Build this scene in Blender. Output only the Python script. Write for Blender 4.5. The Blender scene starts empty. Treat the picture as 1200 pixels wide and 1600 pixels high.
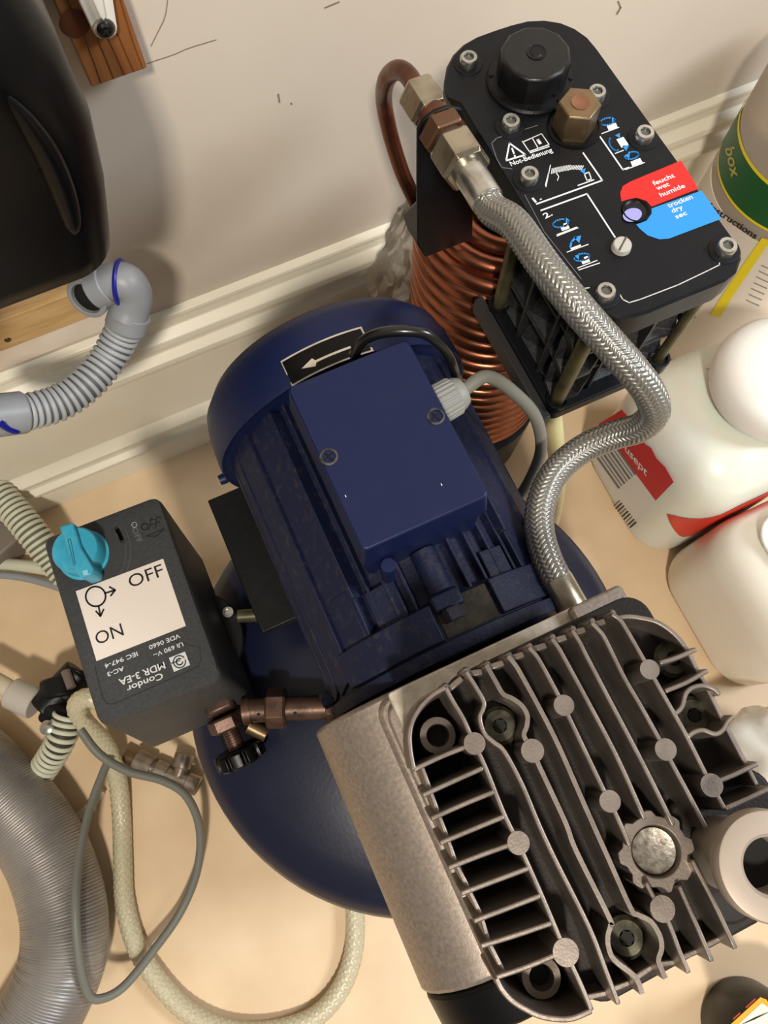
import bpy, bmesh, math, random
import numpy as np
from mathutils import Vector, Matrix
C = bpy.context.scene
COL = C.collection
random.seed(4)
PI = math.pi
# ---------------------------------------------------------------- camera
F = 1202.0; TH = math.radians(17.1); AZ = math.radians(24.6); H = 1.1
ct, st, ca, sa = math.cos(TH), math.sin(TH), math.cos(AZ), math.sin(AZ)
RV = Vector((ca, -sa, 0)); UV = Vector((ct*sa, ct*ca, st)); FV = Vector((st*sa, st*ca, -ct))
cam_d = bpy.data.cameras.new('camera'); cam = bpy.data.objects.new('camera', cam_d); COL.objects.link(cam)
cam.matrix_world = Matrix(((RV.x, UV.x, -FV.x, 0), (RV.y, UV.y, -FV.y, 0), (RV.z, UV.z, -FV.z, H), (0, 0, 0, 1)))
cam_d.sensor_fit = 'VERTICAL'; cam_d.sensor_height = 24; cam_d.lens = F/1600*24; cam_d.clip_start = .01
C.camera = cam
# ---------------------------------------------------------------- light
w = bpy.data.worlds.new('world'); C.world = w; w.use_nodes = True
w.node_tree.nodes['Background'].inputs[0].default_value = (1.0, .93, .84, 1)
w.node_tree.nodes['Background'].inputs[1].default_value = .24
def area(name, loc, target, size, power, col):
    l = bpy.data.lights.new(name, 'AREA'); l.size = size; l.energy = power; l.color = col
    o = bpy.data.objects.new(name, l); COL.objects.link(o); o.location = loc
    o.rotation_euler = (Vector(target)-Vector(loc)).to_track_quat('-Z', 'Y').to_euler(); return o
area('ceiling_lamp', (-.38, -.95, 2.30), (.05, .15, .3), .17, 36, (1, .91, .78))
area('right_fill', (1.7, -.5, 1.9), (.45, .1, .1), .6, 34, (.93, .96, 1))  # unseen source, added on the right to brighten the jugs and floor
C.view_settings.view_transform = 'Standard'; C.view_settings.look = 'None'; C.view_settings.gamma = 1
C.view_settings.use_curve_mapping = False; C.view_settings.exposure = 0.17

# ---------------------------------------------------------------- measuring: a sight line meets a known plane of the room
def ray(px, py): return RV*((px-600)/F) + UV*((800-py)/F) + FV
def P(px, py, z):
    d = ray(px, py); t = (z-H)/d.z; return Vector((d.x*t, d.y*t, z))
def PY(px, py, y):
    d = ray(px, py); t = y/d.y; return Vector((d.x*t, y, H+d.z*t))
# ---------------------------------------------------------------- materials
def lin(c): return tuple(((x/255)/12.92 if x/255 <= .04045 else ((x/255+.055)/1.055)**2.4) for x in c)
MATS = {}
def mat(name, rgb, rough=.5, metal=0., c2=None, scale=30, bump=0., bscale=200, spec=.5, trans=0., sss=0., coat=0., lo=.4, hi=.65, stretch=None, ior=1.45, alpha=1.):
    if name in MATS: return MATS[name]
    m = bpy.data.materials.new(name); m.use_nodes = True; nt = m.node_tree; b = nt.nodes['Principled BSDF']
    b.inputs['Base Color'].default_value = (*lin(rgb), 1); b.inputs['Roughness'].default_value = rough
    b.inputs['Metallic'].default_value = metal; b.inputs['Specular IOR Level'].default_value = spec
    b.inputs['Transmission Weight'].default_value = trans; b.inputs['IOR'].default_value = ior
    b.inputs['Coat Weight'].default_value = coat; b.inputs['Alpha'].default_value = alpha
    if sss: b.inputs['Subsurface Weight'].default_value = sss; b.inputs['Subsurface Scale'].default_value = .03
    co = nt.nodes.new('ShaderNodeTexCoord'); src = co.outputs['Object']
    if stretch:
        mp = nt.nodes.new('ShaderNodeMapping'); mp.inputs['Scale'].default_value = stretch
        nt.links.new(src, mp.inputs[0]); src = mp.outputs[0]
    if c2:
        n = nt.nodes.new('ShaderNodeTexNoise'); n.inputs['Scale'].default_value = scale; n.inputs['Detail'].default_value = 6
        r = nt.nodes.new('ShaderNodeValToRGB'); r.color_ramp.elements[0].position = lo; r.color_ramp.elements[1].position = hi
        r.color_ramp.elements[0].color = (*lin(rgb), 1); r.color_ramp.elements[1].color = (*lin(c2), 1)
        nt.links.new(src, n.inputs['Vector']); nt.links.new(n.outputs[0], r.inputs[0]); nt.links.new(r.outputs[0], b.inputs['Base Color'])
    if bump:
        n = nt.nodes.new('ShaderNodeTexNoise'); n.inputs['Scale'].default_value = bscale; n.inputs['Detail'].default_value = 4
        bp = nt.nodes.new('ShaderNodeBump'); bp.inputs['Strength'].default_value = bump; bp.inputs['Distance'].default_value = .002
        nt.links.new(src, n.inputs['Vector']); nt.links.new(n.outputs[0], bp.inputs['Height']); nt.links.new(bp.outputs[0], b.inputs['Normal'])
    MATS[name] = m; return m
blue = mat('blue_paint', (12, 23, 60), .46, 0, (17, 26, 60), 60, .05, 500, lo=.5, hi=.8, spec=.35)
bluedust = mat('blue_paint_dusty', (13, 20, 48), .58, 0, (50, 47, 50), 160, .22, 500, lo=.54, hi=.85, spec=.35)
tankblue = mat('tank_blue', (13, 19, 44), .36, 0, (24, 29, 52), 14, .05, 300, lo=.5, hi=.9)
blackp = mat('black_plastic', (13, 14, 16), .4, 0, (22, 23, 26), 90, .12, 600, lo=.5, hi=.8, spec=.3)
black_sat = mat('black_satin', (12, 14, 19), .46, 0, (20, 22, 27), 70, .06, 700, lo=.5, hi=.85, spec=.28)
black_gl = mat('black_gloss', (5, 5, 6), .33, 0, (9, 9, 10), 12, lo=.4, hi=.8, spec=.22)
switchg = mat('switch_grey', (50, 52, 55), .42, 0, (58, 60, 62), 300, .5, 1400)
alu = mat('cast_aluminium', (168, 156, 146), .44, .75, (134, 123, 114), 420, .05, 900, lo=.3, hi=.8)
alu_fin = mat('cast_fin', (138, 128, 120), .42, .8, (122, 113, 106), 90, .06, 900)
alu_top = mat('machined_aluminium', (206, 198, 184), .45, .45, (176, 168, 156), 90, .1, 800)
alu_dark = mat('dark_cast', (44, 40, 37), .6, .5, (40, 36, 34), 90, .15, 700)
steel = mat('bright_steel', (196, 196, 190), .27, .95, (170, 170, 164), 120, .03, 500)
braid = mat('braided_steel', (146, 145, 140), .36, .75)
nickel = mat('nickel', (178, 170, 152), .28, .95, (150, 140, 122), 60, .05, 300)
brass = mat('brass', (136, 116, 88), .36, .8, (118, 98, 74), 60, .05, 300)
bronze = mat('aged_brass', (94, 72, 62), .42, .6, (66, 48, 40), 70, .1, 300)
copper = mat('copper', (170, 106, 78), .27, .95, (138, 82, 60), 9)
copper_d = mat('copper_dark', (118, 78, 60), .34, .85, (86, 54, 42), 30, .1, 200)
olive = mat('olive_rod', (96, 90, 62), .4, .4, (70, 66, 46), 60)
greyp = mat('grey_plastic', (140, 143, 147), .42, 0, (132, 135, 139), 20)
greyc = mat('grey_cable', (112, 113, 106), .5)
greyc2 = mat('grey_gland', (128, 130, 126), .5)
creamh = mat('cream_hose', (205, 206, 186), .45)
cream = mat('cream_plastic', (205, 196, 172), .5)
clearh = mat('reinforced_hose', (186, 178, 146), .3, 0, (206, 200, 176), 500, .1, 400, sss=.2)
yellowt = mat('yellowed_tube', (190, 186, 140), .3, 0, sss=.3)
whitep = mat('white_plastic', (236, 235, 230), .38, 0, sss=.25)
whitel = mat('white_label', (226, 216, 208), .6)
natural = mat('natural_jerrycan', (226, 228, 216), .32, 0, (232, 236, 236), 6, sss=.55)
cyan = mat('cyan_plastic', (52, 158, 190), .38, 0, (70, 168, 196), 100)
wood = mat('pine_batten', (148, 96, 52), .5, 0, (128, 78, 40), 14, .1, 200, stretch=(6, 6, .6))
wood2 = mat('raw_board', (206, 172, 122), .6, 0, (184, 146, 96), 18, .1, 200, stretch=(.8, 6, 6))
darkhole = mat('bore_dark', (6, 6, 6), .7)
red = mat('red_print', (228, 32, 30), .42)
redl = mat('red_label', (200, 26, 42), .45)
bluepr = mat('blue_print', (38, 140, 220), .42)
whitepr = mat('white_print', (225, 228, 230), .5)
blackpr = mat('black_ink', (22, 22, 24), .55)
yellow = mat('yellow_print', (232, 212, 30), .5)
green = mat('green_print', (14, 84, 42), .4)
gold = mat('gold_print', (176, 164, 80), .45)
navy = mat('navy_seal', (22, 26, 130), .4)
greyink = mat('grey_ink', (120, 120, 122), .6)
frost = mat('clear_sheet', (222, 216, 206), .25, trans=.75, ior=1.25)
glassy = mat('sight_glass', (150, 150, 225), .12, 0, coat=.5)
dust = mat('settled_dust', (120, 112, 100), .9)
# floor / wall
floor_m = mat('floor_vinyl', (228, 204, 170), .5, 0, (210, 182, 146), 9, .05, 90, lo=.3, hi=.75)
wall_m = mat('wall_plaster', (212, 203, 190), .5, 0, (204, 193, 179), 3, .15, 22)
skirt_m = mat('skirting_paint', (234, 229, 212), .36, 0, (226, 219, 200), 5, .05, 26)

# ---------------------------------------------------------------- mesh builder
def cr(pts, n=8, closed=False):
    pts = [Vector(p) for p in pts]; out = []; L = len(pts)
    if L < 3: return pts
    seg = L if closed else L-1
    for i in range(seg):
        if closed: a, b, c, d = (pts[(i+k-1) % L] for k in range(4))
        else:
            b, c = pts[i], pts[i+1]; a = pts[i-1] if i else b*2-c; d = pts[i+2] if i+2 < L else c*2-b
        for k in range(n):
            t = k/n
            out.append(.5*((2*b)+(c-a)*t+(2*a-5*b+4*c-d)*t*t+(3*b-a-3*c+d)*t**3))
    if not closed: out.append(pts[-1])
    return out
def resample(pts, step):
    out = [pts[0].copy()]; acc = 0; 
    d = [0]
    for a, b in zip(pts, pts[1:]): d.append(d[-1]+(b-a).length)
    n = max(2, int(d[-1]/step)); j = 0; out = []
    for i in range(n+1):
        s = d[-1]*i/n
        while j < len(d)-2 and d[j+1] < s: j += 1
        L = d[j+1]-d[j]; t = 0 if L < 1e-9 else (s-d[j])/L
        out.append(pts[j].lerp(pts[j+1], min(1, max(0, t))))
    return out, d[-1]
def basis(axis):
    a = Vector(axis).normalized(); t = Vector((0, 0, 1)) if abs(a.z) < .9 else Vector((1, 0, 0))
    u = t.cross(a).normalized(); return u, a.cross(u), a
class MB:
    def __init__(s): s.v = []; s.f = []
    def add(s, v, f):
        k = len(s.v); s.v += [tuple(x) for x in v]; s.f += [tuple(i+k for i in q) for q in f]; return s
    def box(s, x0, x1, y0, y1, z0, z1, m=None):
        v = [Vector((x, y, z)) for z in (z0, z1) for x, y in ((x0, y0), (x1, y0), (x1, y1), (x0, y1))]
        if m: v = [m @ p for p in v]
        return s.add(v, [(3, 2, 1, 0), (4, 5, 6, 7), (0, 1, 5, 4), (1, 2, 6, 5), (2, 3, 7, 6), (3, 0, 4, 7)])
    def loft(s, rings, cap=True, closed=True):
        n = len(rings[0]); v = [p for r in rings for p in r]; f = []
        for i in range(len(rings)-1):
            for j in range(n if closed else n-1):
                a = i*n+j; b = i*n+(j+1) % n; f.append((a, b, b+n, a+n))
        if cap: f.append(tuple(range(n-1, -1, -1))); f.append(tuple((len(rings)-1)*n+j for j in range(n)))
        return s.add(v, f)
    def prism(s, poly, z0, z1, off=None):
        return s.loft([[Vector((p[0], p[1], z0)) for p in poly], [Vector((p[0], p[1], z1)) for p in poly]])
    def lathe(s, prof, org, axis=(0, 0, 1), n=32, cap=True):
        u, w_, a = basis(axis); o = Vector(org)
        return s.loft([[o+a*h+(u*math.cos(2*PI*k/n)+w_*math.sin(2*PI*k/n))*r for k in range(n)] for r, h in prof], cap)
    def cyl(s, p0, p1, r, r1=None, n=24):
        p0, p1 = Vector(p0), Vector(p1); return s.lathe([(r, 0), (r if r1 is None else r1, (p1-p0).length)], p0, p1-p0, n)
    def tube(s, pts, r, n=12, step=None, rf=None):
        pts = [Vector(p) for p in pts]
        if step: pts, L = resample(pts, step)
        rings = []; t0 = (pts[1]-pts[0]).normalized(); u, w_, _ = basis(t0); acc = 0
        for i, p in enumerate(pts):
            t = (pts[min(i+1, len(pts)-1)]-pts[max(i-1, 0)]).normalized()
            q = t0.rotation_difference(t); u = (q @ u).normalized(); w_ = t.cross(u); t0 = t
            if i: acc += (p-pts[i-1]).length
            rr = r if rf is None else rf(acc, i)
            rings.append([p+(u*math.cos(2*PI*k/n)+w_*math.sin(2*PI*k/n))*(rr if not callable(rr) else rr(k/n)) for k in range(n)])
        return s.loft(rings)
    def ribbon(s, pts, w0, w1, z0, z1):      # a wall along a path: w0 thick at the bottom z0, w1 at the top z1
        L = []; 
        for i, p in enumerate(pts):
            t = (pts[min(i+1, len(pts)-1)]-pts[max(i-1, 0)]); t.z = 0; t.normalize(); nn = Vector((-t.y, t.x, 0))
            L.append([Vector((*(p+nn*w0/2).xy, z0)), Vector((*(p-nn*w0/2).xy, z0)), Vector((*(p-nn*w1/2).xy, z1)), Vector((*(p+nn*w1/2).xy, z1))])
        return s.loft(L)
    def hexnut(s, p0, p1, r, ch=.12, bore=0):
        p0, p1 = Vector(p0), Vector(p1); L = (p1-p0).length
        return s.lathe([(r*.9, 0), (r, L*ch), (r, L*(1-ch)), (r*.9, L)], p0, p1-p0, 6)
    def sph(s, c, r, n=16, sc=(1, 1, 1)):
        c = Vector(c)
        return s.loft([[c+Vector((math.cos(2*PI*k/n)*math.sin(t)*r*sc[0], math.sin(2*PI*k/n)*math.sin(t)*r*sc[1], -math.cos(t)*r*sc[2])) for k in range(n)]
                       for t in [max(.02, min(PI-.02, PI*i/(n//2))) for i in range(n//2+1)]])
    def build(s, name, m, parent=None, bevel=0, smooth=True, angle=35, seg=2):
        me = bpy.data.meshes.new(name)
        off = Vector((0, 0, 0)); q = parent
        while q is not None: off += q.location; q = q.parent
        me.from_pydata([tuple(Vector(x)-off) for x in s.v], [], s.f)
        bm = bmesh.new(); bm.from_mesh(me); bmesh.ops.recalc_face_normals(bm, faces=bm.faces); bm.to_mesh(me); bm.free()
        if smooth:
            me.shade_smooth(); me.set_sharp_from_angle(angle=math.radians(angle))
        me.materials.append(m); o = bpy.data.objects.new(name, me); COL.objects.link(o)
        if parent: o.parent = parent
        if bevel:
            b = o.modifiers.new('bevel', 'BEVEL'); b.width = bevel; b.segments = seg; b.limit_method = 'ANGLE'; b.angle_limit = math.radians(40); b.harden_normals = False
        return o
def thing(name, label, cat, loc, group=None):
    o = bpy.data.objects.new(name, None); COL.objects.link(o); o.location = loc; o.empty_display_size = .02
    o['label'] = label; o['category'] = cat
    if group: o['group'] = group
    return o
def rings_hose(name, path, r, pitch, ringm, corem, label, cat):   # dark liner with raised round ribs
    pts, L = resample(cr(path, 8), .0015); t = thing(name, label, cat, tuple(pts[0]))
    MB().tube(pts, r*.86, 20).build('hose_liner', corem, t)
    mb = MB(); n = int(L/pitch); u, w_, _ = basis(pts[1]-pts[0]); t0 = (pts[1]-pts[0]).normalized(); fr = []
    for i in range(len(pts)):
        q = (pts[min(i+1, len(pts)-1)]-pts[max(i-1, 0)]).normalized(); u = (t0.rotation_difference(q) @ u).normalized(); w_ = q.cross(u); t0 = q; fr.append((pts[i], u.copy(), w_.copy(), q))
    for k in range(n):
        p, u, w_, q = fr[min(len(fr)-1, int(k*pitch/L*(len(pts)-1)))]
        p = p+q*(k*pitch-min(len(fr)-1, int(k*pitch/L*(len(pts)-1)))*L/(len(pts)-1))
        mb.loft([[p+q*h+(u*math.cos(2*PI*j/24)+w_*math.sin(2*PI*j/24))*rr for j in range(24)] for h, rr in ((-pitch*.33, r*.85), (-pitch*.25, r*.97), (0, r), (pitch*.25, r*.97), (pitch*.33, r*.85))], False)
    o = mb.build('hose_ribs', ringm, t, angle=70); o['kind'] = 'stuff'; return t
def tag(o, label, cat, group=None):
    o['label'] = label; o['category'] = cat
    if group: o['group'] = group
    return o
def struct(o): o['kind'] = 'structure'; return o
def lab(o, t): o['label'] = t; return o
def rrect(x0, x1, y0, y1, r, n=6):
    out = []
    rs = r if isinstance(r, (list, tuple)) else [r]*4
    for (cx, cy, a0), rr in zip(((x1, y1, 0), (x0, y1, 90), (x0, y0, 180), (x1, y0, 270)), rs):
        sx = -1 if cx == x1 else 1; sy = -1 if cy == y1 else 1
        for k in range(n+1):
            a = math.radians(a0+90*k/n); out.append((cx+sx*rr+rr*math.cos(a), cy+sy*rr+rr*math.sin(a)))
    return out
# flat print on a horizontal face at height z
def print_text(s, a, b, hpx, z, m, parent, name='lettering', plane=None, curved=False, bold=.016):
    pl = plane or (lambda x, y: P(x, y, z))
    A, B = pl(*a), pl(*b); d = (B-A)
    mid = ((a[0]+b[0])/2, (a[1]+b[1])/2)
    dn = d.normalized()
    # up direction: perpendicular in the plane
    e1 = pl(mid[0]+3, mid[1])-pl(*mid); e2 = pl(mid[0], mid[1]+3)-pl(*mid); nrm = e2.cross(e1).normalized()
    up = nrm.cross(dn)
    # height in metres from pixels measured along up
    L = math.hypot(b[0]-a[0], b[1]-a[1]); hm = hpx*(d.length/L)
    cu = bpy.data.curves.new('t', 'FONT'); cu.body = s; cu.resolution_u = 3
    if hasattr(cu, 'offset'): cu.offset = bold
    ob = bpy.data.objects.new('t', cu); COL.objects.link(ob)
    dg = bpy.context.evaluated_depsgraph_get(); me = bpy.data.meshes.new_from_object(ob.evaluated_get(dg))
    bpy.data.objects.remove(ob); bpy.data.curves.remove(cu)
    xs = [v.co.x for v in me.vertices]; x0, x1 = min(xs), max(xs)
    off = Vector((0, 0, 0)); q = parent
    while q is not None: off += q.location; q = q.parent
    for v in me.vertices:
        tx = (v.co.x-x0)/(x1-x0); ty = v.co.y/.70
        if curved:
            ux, uy = (b[0]-a[0])/L, (b[1]-a[1])/L
            v.co = pl(a[0]+(b[0]-a[0])*tx+uy*hpx*ty, a[1]+(b[1]-a[1])*tx-ux*hpx*ty)-off
        else: v.co = A+d*tx+up*(ty*hm)+nrm*.0001-off
    me.materials.clear(); me.materials.append(m)
    o = bpy.data.objects.new(name, me); COL.objects.link(o); o.parent = parent; return o
def flat(polys, z, m, parent, name, th=.00015, plane=None):
    mb = MB()
    for poly in polys:
        if plane: pts = [plane(*p) for p in poly]
        else: pts = [P(p[0], p[1], z) for p in poly]
        n = (pts[1]-pts[0]).cross(pts[2]-pts[0]).normalized()
        if n.z < 0: n = -n
        mb.loft([[p for p in pts], [p+n*th for p in pts]])
    return mb.build(name, m, parent, smooth=False)
def strokes(lines, wpx, z, m, parent, name, plane=None):
    polys = []
    for ln in lines:
        for (x0, y0), (x1, y1) in zip(ln, ln[1:]):
            L = math.hypot(x1-x0, y1-y0) or 1; nx, ny = -(y1-y0)/L*wpx/2, (x1-x0)/L*wpx/2
            ex, ey = (x1-x0)/L*wpx*.25, (y1-y0)/L*wpx*.25
            polys.append([(x0+nx-ex, y0+ny-ey), (x1+nx+ex, y1+ny+ey), (x1-nx+ex, y1-ny+ey), (x0-nx-ex, y0-ny-ey)])
    return flat(polys, z, m, parent, name, plane=plane)
def arc2(c, rx, ry, a0, a1, rot=0, n=14):
    out = []
    for k in range(n+1):
        a = math.radians(a0+(a1-a0)*k/n); x, y = rx*math.cos(a), ry*math.sin(a); r = math.radians(rot)
        out.append((c[0]+x*math.cos(r)-y*math.sin(r), c[1]+x*math.sin(r)+y*math.cos(r)))
    return out

# ================================================================ the room
WY = .545
struct(MB().box(-2.6, 3.0, -3.0, WY+.06, -.06, 0).build('floor', floor_m, smooth=False))
struct(MB().box(-2.6, 3.0, WY, WY+.06, 0, 2.5).build('wall_back', wall_m, smooth=False))
# tall skirting: profile (distance out from the wall, height) swept along the wall
prof = [(0, 0), (.024, 0), (.024, .044), (.020, .050), (.024, .056), (.031, .062), (.031, .068), (.022, .074), (.020, .082), (.026, .088), (.026, .094), (.016, .102),
        (.013, .106), (.013, .236), (.024, .243), (.026, .249), (.024, .256), (.014, .264), (.013, .274), (.022, .282), (.020, .290), (.008, .298), (.007, .310), (.010, .314), (.009, .319), (0, .323)]
b = MB().loft([[Vector((x, WY-d, z)) for d, z in prof] for x in (-2.6, 3.0)])
struct(b.build('baseboard_back', skirt_m, bevel=.001))
def crack(name, pts, wd):
    return strokes([pts], wd, 0, mat('plaster_crack', (130, 112, 96), .8), None, name, plane=lambda x, y: PY(x, y, WY-.0004))
c = crack('wall_crack', [(231, 99), (245, 94), (258, 90), (275, 84), (290, 77), (305, 72), (318, 68), (338, 62)], 1.3); struct(c)
c = crack('wall_crack', [(262, 0), (260, 18), (256, 32), (248, 48), (242, 60), (236, 72)], 1.0); struct(c)
# wall marks
for pts in ([(435, 147), (437, 160)], [(966, 2), (970, 12), (964, 22)], [(508, 12), (530, 3)], [(455, 161), (456, 163)]):
    struct(crack('wall_mark', pts, 2.2))

# ---- vertical batten with white bracket
t = thing('wall_batten', 'orange-stained vertical pine batten with a dark knot, fixed to the wall at top left', 'batten', (.02, WY, .645))
bz = PY(143, 137, .52).z
MB().box(PY(143, 137, .52).x, PY(230, 105, .52).x, .52, WY, bz, 1.3).build('board', wood, t, bevel=.0015)
knotc = Vector((PY(112, 38, .52).x+.002, .5195, PY(112, 38, .52).z))
lab(MB().lathe([(.0105, 0), (.009, .0008)], knotc, (0, -1, 0), 20).build('knot', mat('wood_knot', (92, 46, 22), .55), t), 'dark round wood knot')
for i in range(5):
    xx = .006+.0085*i; pts = [Vector((xx+.0015*math.sin(k*.8+i), .5198, bz+.001+k*.02)) for k in range(20)]
    MB().tube(cr(pts, 3), .0005, 5).build('grain_line', mat('grain_dark', (112, 66, 32), .6), t)
t = thing('shelf_bracket_arm', 'white metal bracket arm with a rounded screwed end, on the wooden batten', 'bracket', (.02, .52, .70))
e0 = PY(160, 38, .516)
pl = [PY(x, y, .516) for x, y in ((181, 38), (180, 47), (173, 54), (162, 57), (151, 54), (144, 47), (122, 0), (60, -180), (152, -180), (175, 0))]
MB().loft([pl, [p+Vector((0, -.0035, 0)) for p in pl]]).build('arm_plate', mat('white_enamel', (226, 222, 214), .4), t, bevel=.001)
pl = [PY(x, y, .513) for x, y in ((160, 28), (152, 20), (126, -40), (88, -180), (126, -180), (154, -30), (163, 20))]
MB().loft([pl, [p+Vector((0, -.004, 0)) for p in pl]]).build('stiffening_rib', mat('white_enamel', (226, 222, 214), .4), t, bevel=.001)
MB().lathe([(.0078, 0), (.0076, .001), (.0064, .0014)], e0+Vector((0, -.0035, 0)), (0, -1, 0), 24).build('washer', steel, t)
sc = MB().lathe([(.0056, 0), (.0054, .002), (.0038, .0032)], e0+Vector((0, -.0045, 0)), (0, -1, 0), 20).build('screw', mat('black_screw', (44, 42, 40), .35, .7), t)
for a in (25, 115):
    q = Vector((math.cos(math.radians(a)), 0, math.sin(math.radians(a)))); p = e0+Vector((0, -.0078, 0))
    MB().tube([p-q*.0028, p+q*.0028], .0006, 4).build('cross_slot', darkhole, sc)

# ---- black wall tank top left
t = thing('black_wall_tank', 'large glossy black moulded tank with a long ridge, mounted on the wall at far left', 'tank', (-.2, .44, .66))
def sup(x0, x1, y0, y1, r): return rrect(x0, x1, y0, y1, r, 8)
rings = []
for z, xr, yf, r in ((.658, -.044, .362, .022), (.660, -.036, .354, .026), (.666, -.030, .348, .028), (.68, -.026, .345, .030), (.72, -.015, .343, .032), (.76, -.007, .343, .036),
                     (.80, -.007, .346, .04), (.84, -.014, .352, .05), (.88, -.032, .362, .06), (.91, -.062, .378, .06), (.925, -.09, .40, .06)):
    rings.append([Vector((x, y, z)) for x, y in sup(-.42, xr, yf, .525, r)])
MB().loft(rings).build('shell', black_gl, t)
def on_shell(px_, py_):
    y = .343
    for _ in range(6):
        p = PY(px_, py_, y); xr = -.012; r_ = .034; k = max(0, p.x-(xr-r_)); y = .344+r_-math.sqrt(max(1e-6, r_*r_-min(k, r_*.96)**2))
    return PY(px_, py_, y-.001)
rp = [on_shell(*q) for q in ((12, 150), (45, 195), (75, 245), (98, 300), (112, 345), (117, 366))]
MB().tube(cr(rp, 8), .006, 14, rf=lambda s, i: .0008+.0065*math.sin(min(1, i/40)*PI)**.7).build('ridge', black_gl, t)
MB().lathe([(.10, 0), (.10, .022), (.085, .03)], (-.27, .43, .635), (0, 0, 1), 40).build('base_cap', black_gl, t)
# horizontal board beneath
t = thing('support_board', 'raw light wooden board screwed to the wall below the black tank', 'board', (-.3, WY, .4))
zt = PY(100, 475, .525).z
MB().box(-.8, PY(176, 470, .525).x, .525, WY, zt-.035, zt+.01).build('board', wood2, t, bevel=.001)
e = PY(12, 531, .5249)
MB().lathe([(.0035, 0), (.003, .0008)], e, (0, -1, 0), 16).build('screw', mat('black_screw2', (90, 74, 50), .35, .7), t)
lab(MB().box(-.8, PY(176, 470, .53).x+.002, .531, WY, zt-.075, zt-.0355).build('filler_board', mat('painted_board', (232, 222, 208), .5, 0, (222, 208, 188), 12), t, bevel=.002), 'white painted lower board')

# ---- grey drain elbow and corrugated hose
t = thing('grey_drain_elbow', 'grey plastic drain elbow with a dark blue seal below the black tank', 'pipe elbow', (-.05, .46, .5))
c0 = PY(128, 462, .47); c1 = PY(165, 452, .455); c2_ = PY(190, 440, .44); 
el = [PY(150, 452, .455), PY(178, 440, .45), PY(198, 442, .445), PY(208, 460, .44), PY(204, 482, .435), PY(197, 500, .43)]
MB().tube(cr(el, 8), .0165, 24).build('bend', greyp, t)
MB().tube([el[0], PY(172, 442, .451)], .0185, 24).build('socket', greyp, t, bevel=.001)
cp_ = PY(140, 462, .452); MB().lathe([(.0185, 0), (.0185, .006), (.0140, .0065), (.0135, .002), (.0005, .002)], cp_, (-.55, -.62, .42), 28).build('collar_ring', greyp, t, bevel=.0008)
MB().lathe([(.0196, 0), (.0206, .002), (.0196, .004)], PY(184, 441, .4495), PY(196, 442, .4455)-PY(178, 440, .45), 26).build('seal', navy, t)
MB().tube([PY(204, 488, .434), PY(196, 512, .429)], .0185, 24).build('lower_socket', greyp, t, bevel=.001)
MB().lathe([(.0133, .0028), (.0005, .003)], cp_, (-.55, -.62, .42), 24).build('bore', darkhole, t)
def corr(r, amp, pitch): return lambda s, i: r+amp*(abs(math.cos(PI*s/pitch))**.6)*1-0*s
hp = [PY(196, 508, .430), PY(186, 530, .425), PY(168, 562, .415), PY(135, 600, .40), PY(95, 628, .39), PY(50, 642, .385), PY(-10, 652, .38), PY(-90, 660, .38)]
rings_hose('corrugated_drain_hose', hp, .0165, .0066, mat('hose_rib_grey', (164, 167, 170), .4), mat('hose_gap_grey', (92, 95, 99), .5), 'grey corrugated drain hose curving left along the skirting', 'hose')
t2 = thing('grey_hose_cuff', 'grey hose cuff with a blue seal at the left end of the corrugated drain hose', 'hose cuff', (-.3, .38, .33))
MB().tube([PY(38, 644, .384), PY(-60, 656, .38)], .0185, 24).build('sleeve', greyp, t2, bevel=.002)
MB().tube(cr([PY(34, 668, .372), PY(25, 673, .366), PY(10, 668, .366), PY(2, 662, .366)], 5), .003, 8).build('seal', navy, t2)
# ================================================================ air tank
TC = Vector((.053, .053, 0)); TR = .219
t = thing('air_tank', 'dark blue round compressor air tank standing on the floor under the motor', 'air tank', (TC.x, TC.y, 0))
prof = [(.12, .02), (.16, .028), (.19, .045), (.21, .075), (TR, .11), (TR, .31), (TR-.001, .327), (TR-.006, .341), (TR-.018, .352), (TR-.045, .364), (TR-.09, .376), (.07, .384), (.01, .386)]
MB().lathe(prof, TC, n=96).build('vessel', tankblue, t, angle=50)
for k in range(3):
    a = math.radians(90+120*k); p = TC+Vector((math.cos(a)*.15, math.sin(a)*.15, 0))
    MB().lathe([(.02, 0), (.022, .006), (.016, .012), (.014, .034)], p, n=20).build('rubber_foot', blackp, t)
MB().lathe([(TR+.0015, 0), (TR+.0022, .003), (TR+.0015, .006)], (TC.x, TC.y, .205), n=96, cap=False).build('weld_seam', tankblue, t)
# cream rubber mount beside motor
m = P(848, 916, .385); m.z = .362
rg = MB().lathe([(.025, 0), (.025, .018), (.022, .022), (.013, .022), (.011, .014), (.001, .014)], (m.x-.005, m.y+.002, .372), n=32).build('rubber_mount', cream, t)
lab(rg, 'cream ring mount on the tank'); MB().lathe([(.0095, 0), (.009, .0175), (.001, .0175)], (m.x-.005, m.y+.002, .372), n=24).build('mount_bolt', alu_dark, rg)
# black motor cradle
for x0, x1, y0, y1 in ((-.056, -.005, .13, .262), (.15, .2, .13, .262)):
    MB().box(x0, x1, y0, y1, .425, .437).build('cradle_plate', blackp, t, bevel=.001)
MB().box(-.03, .17, .16, .24, .365, .426).build('cradle', blackp, t, bevel=.002)
MB().box(.0, .15, -.10, .02, .37, .44).build('pump_pedestal', tankblue, t, bevel=.004)

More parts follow.
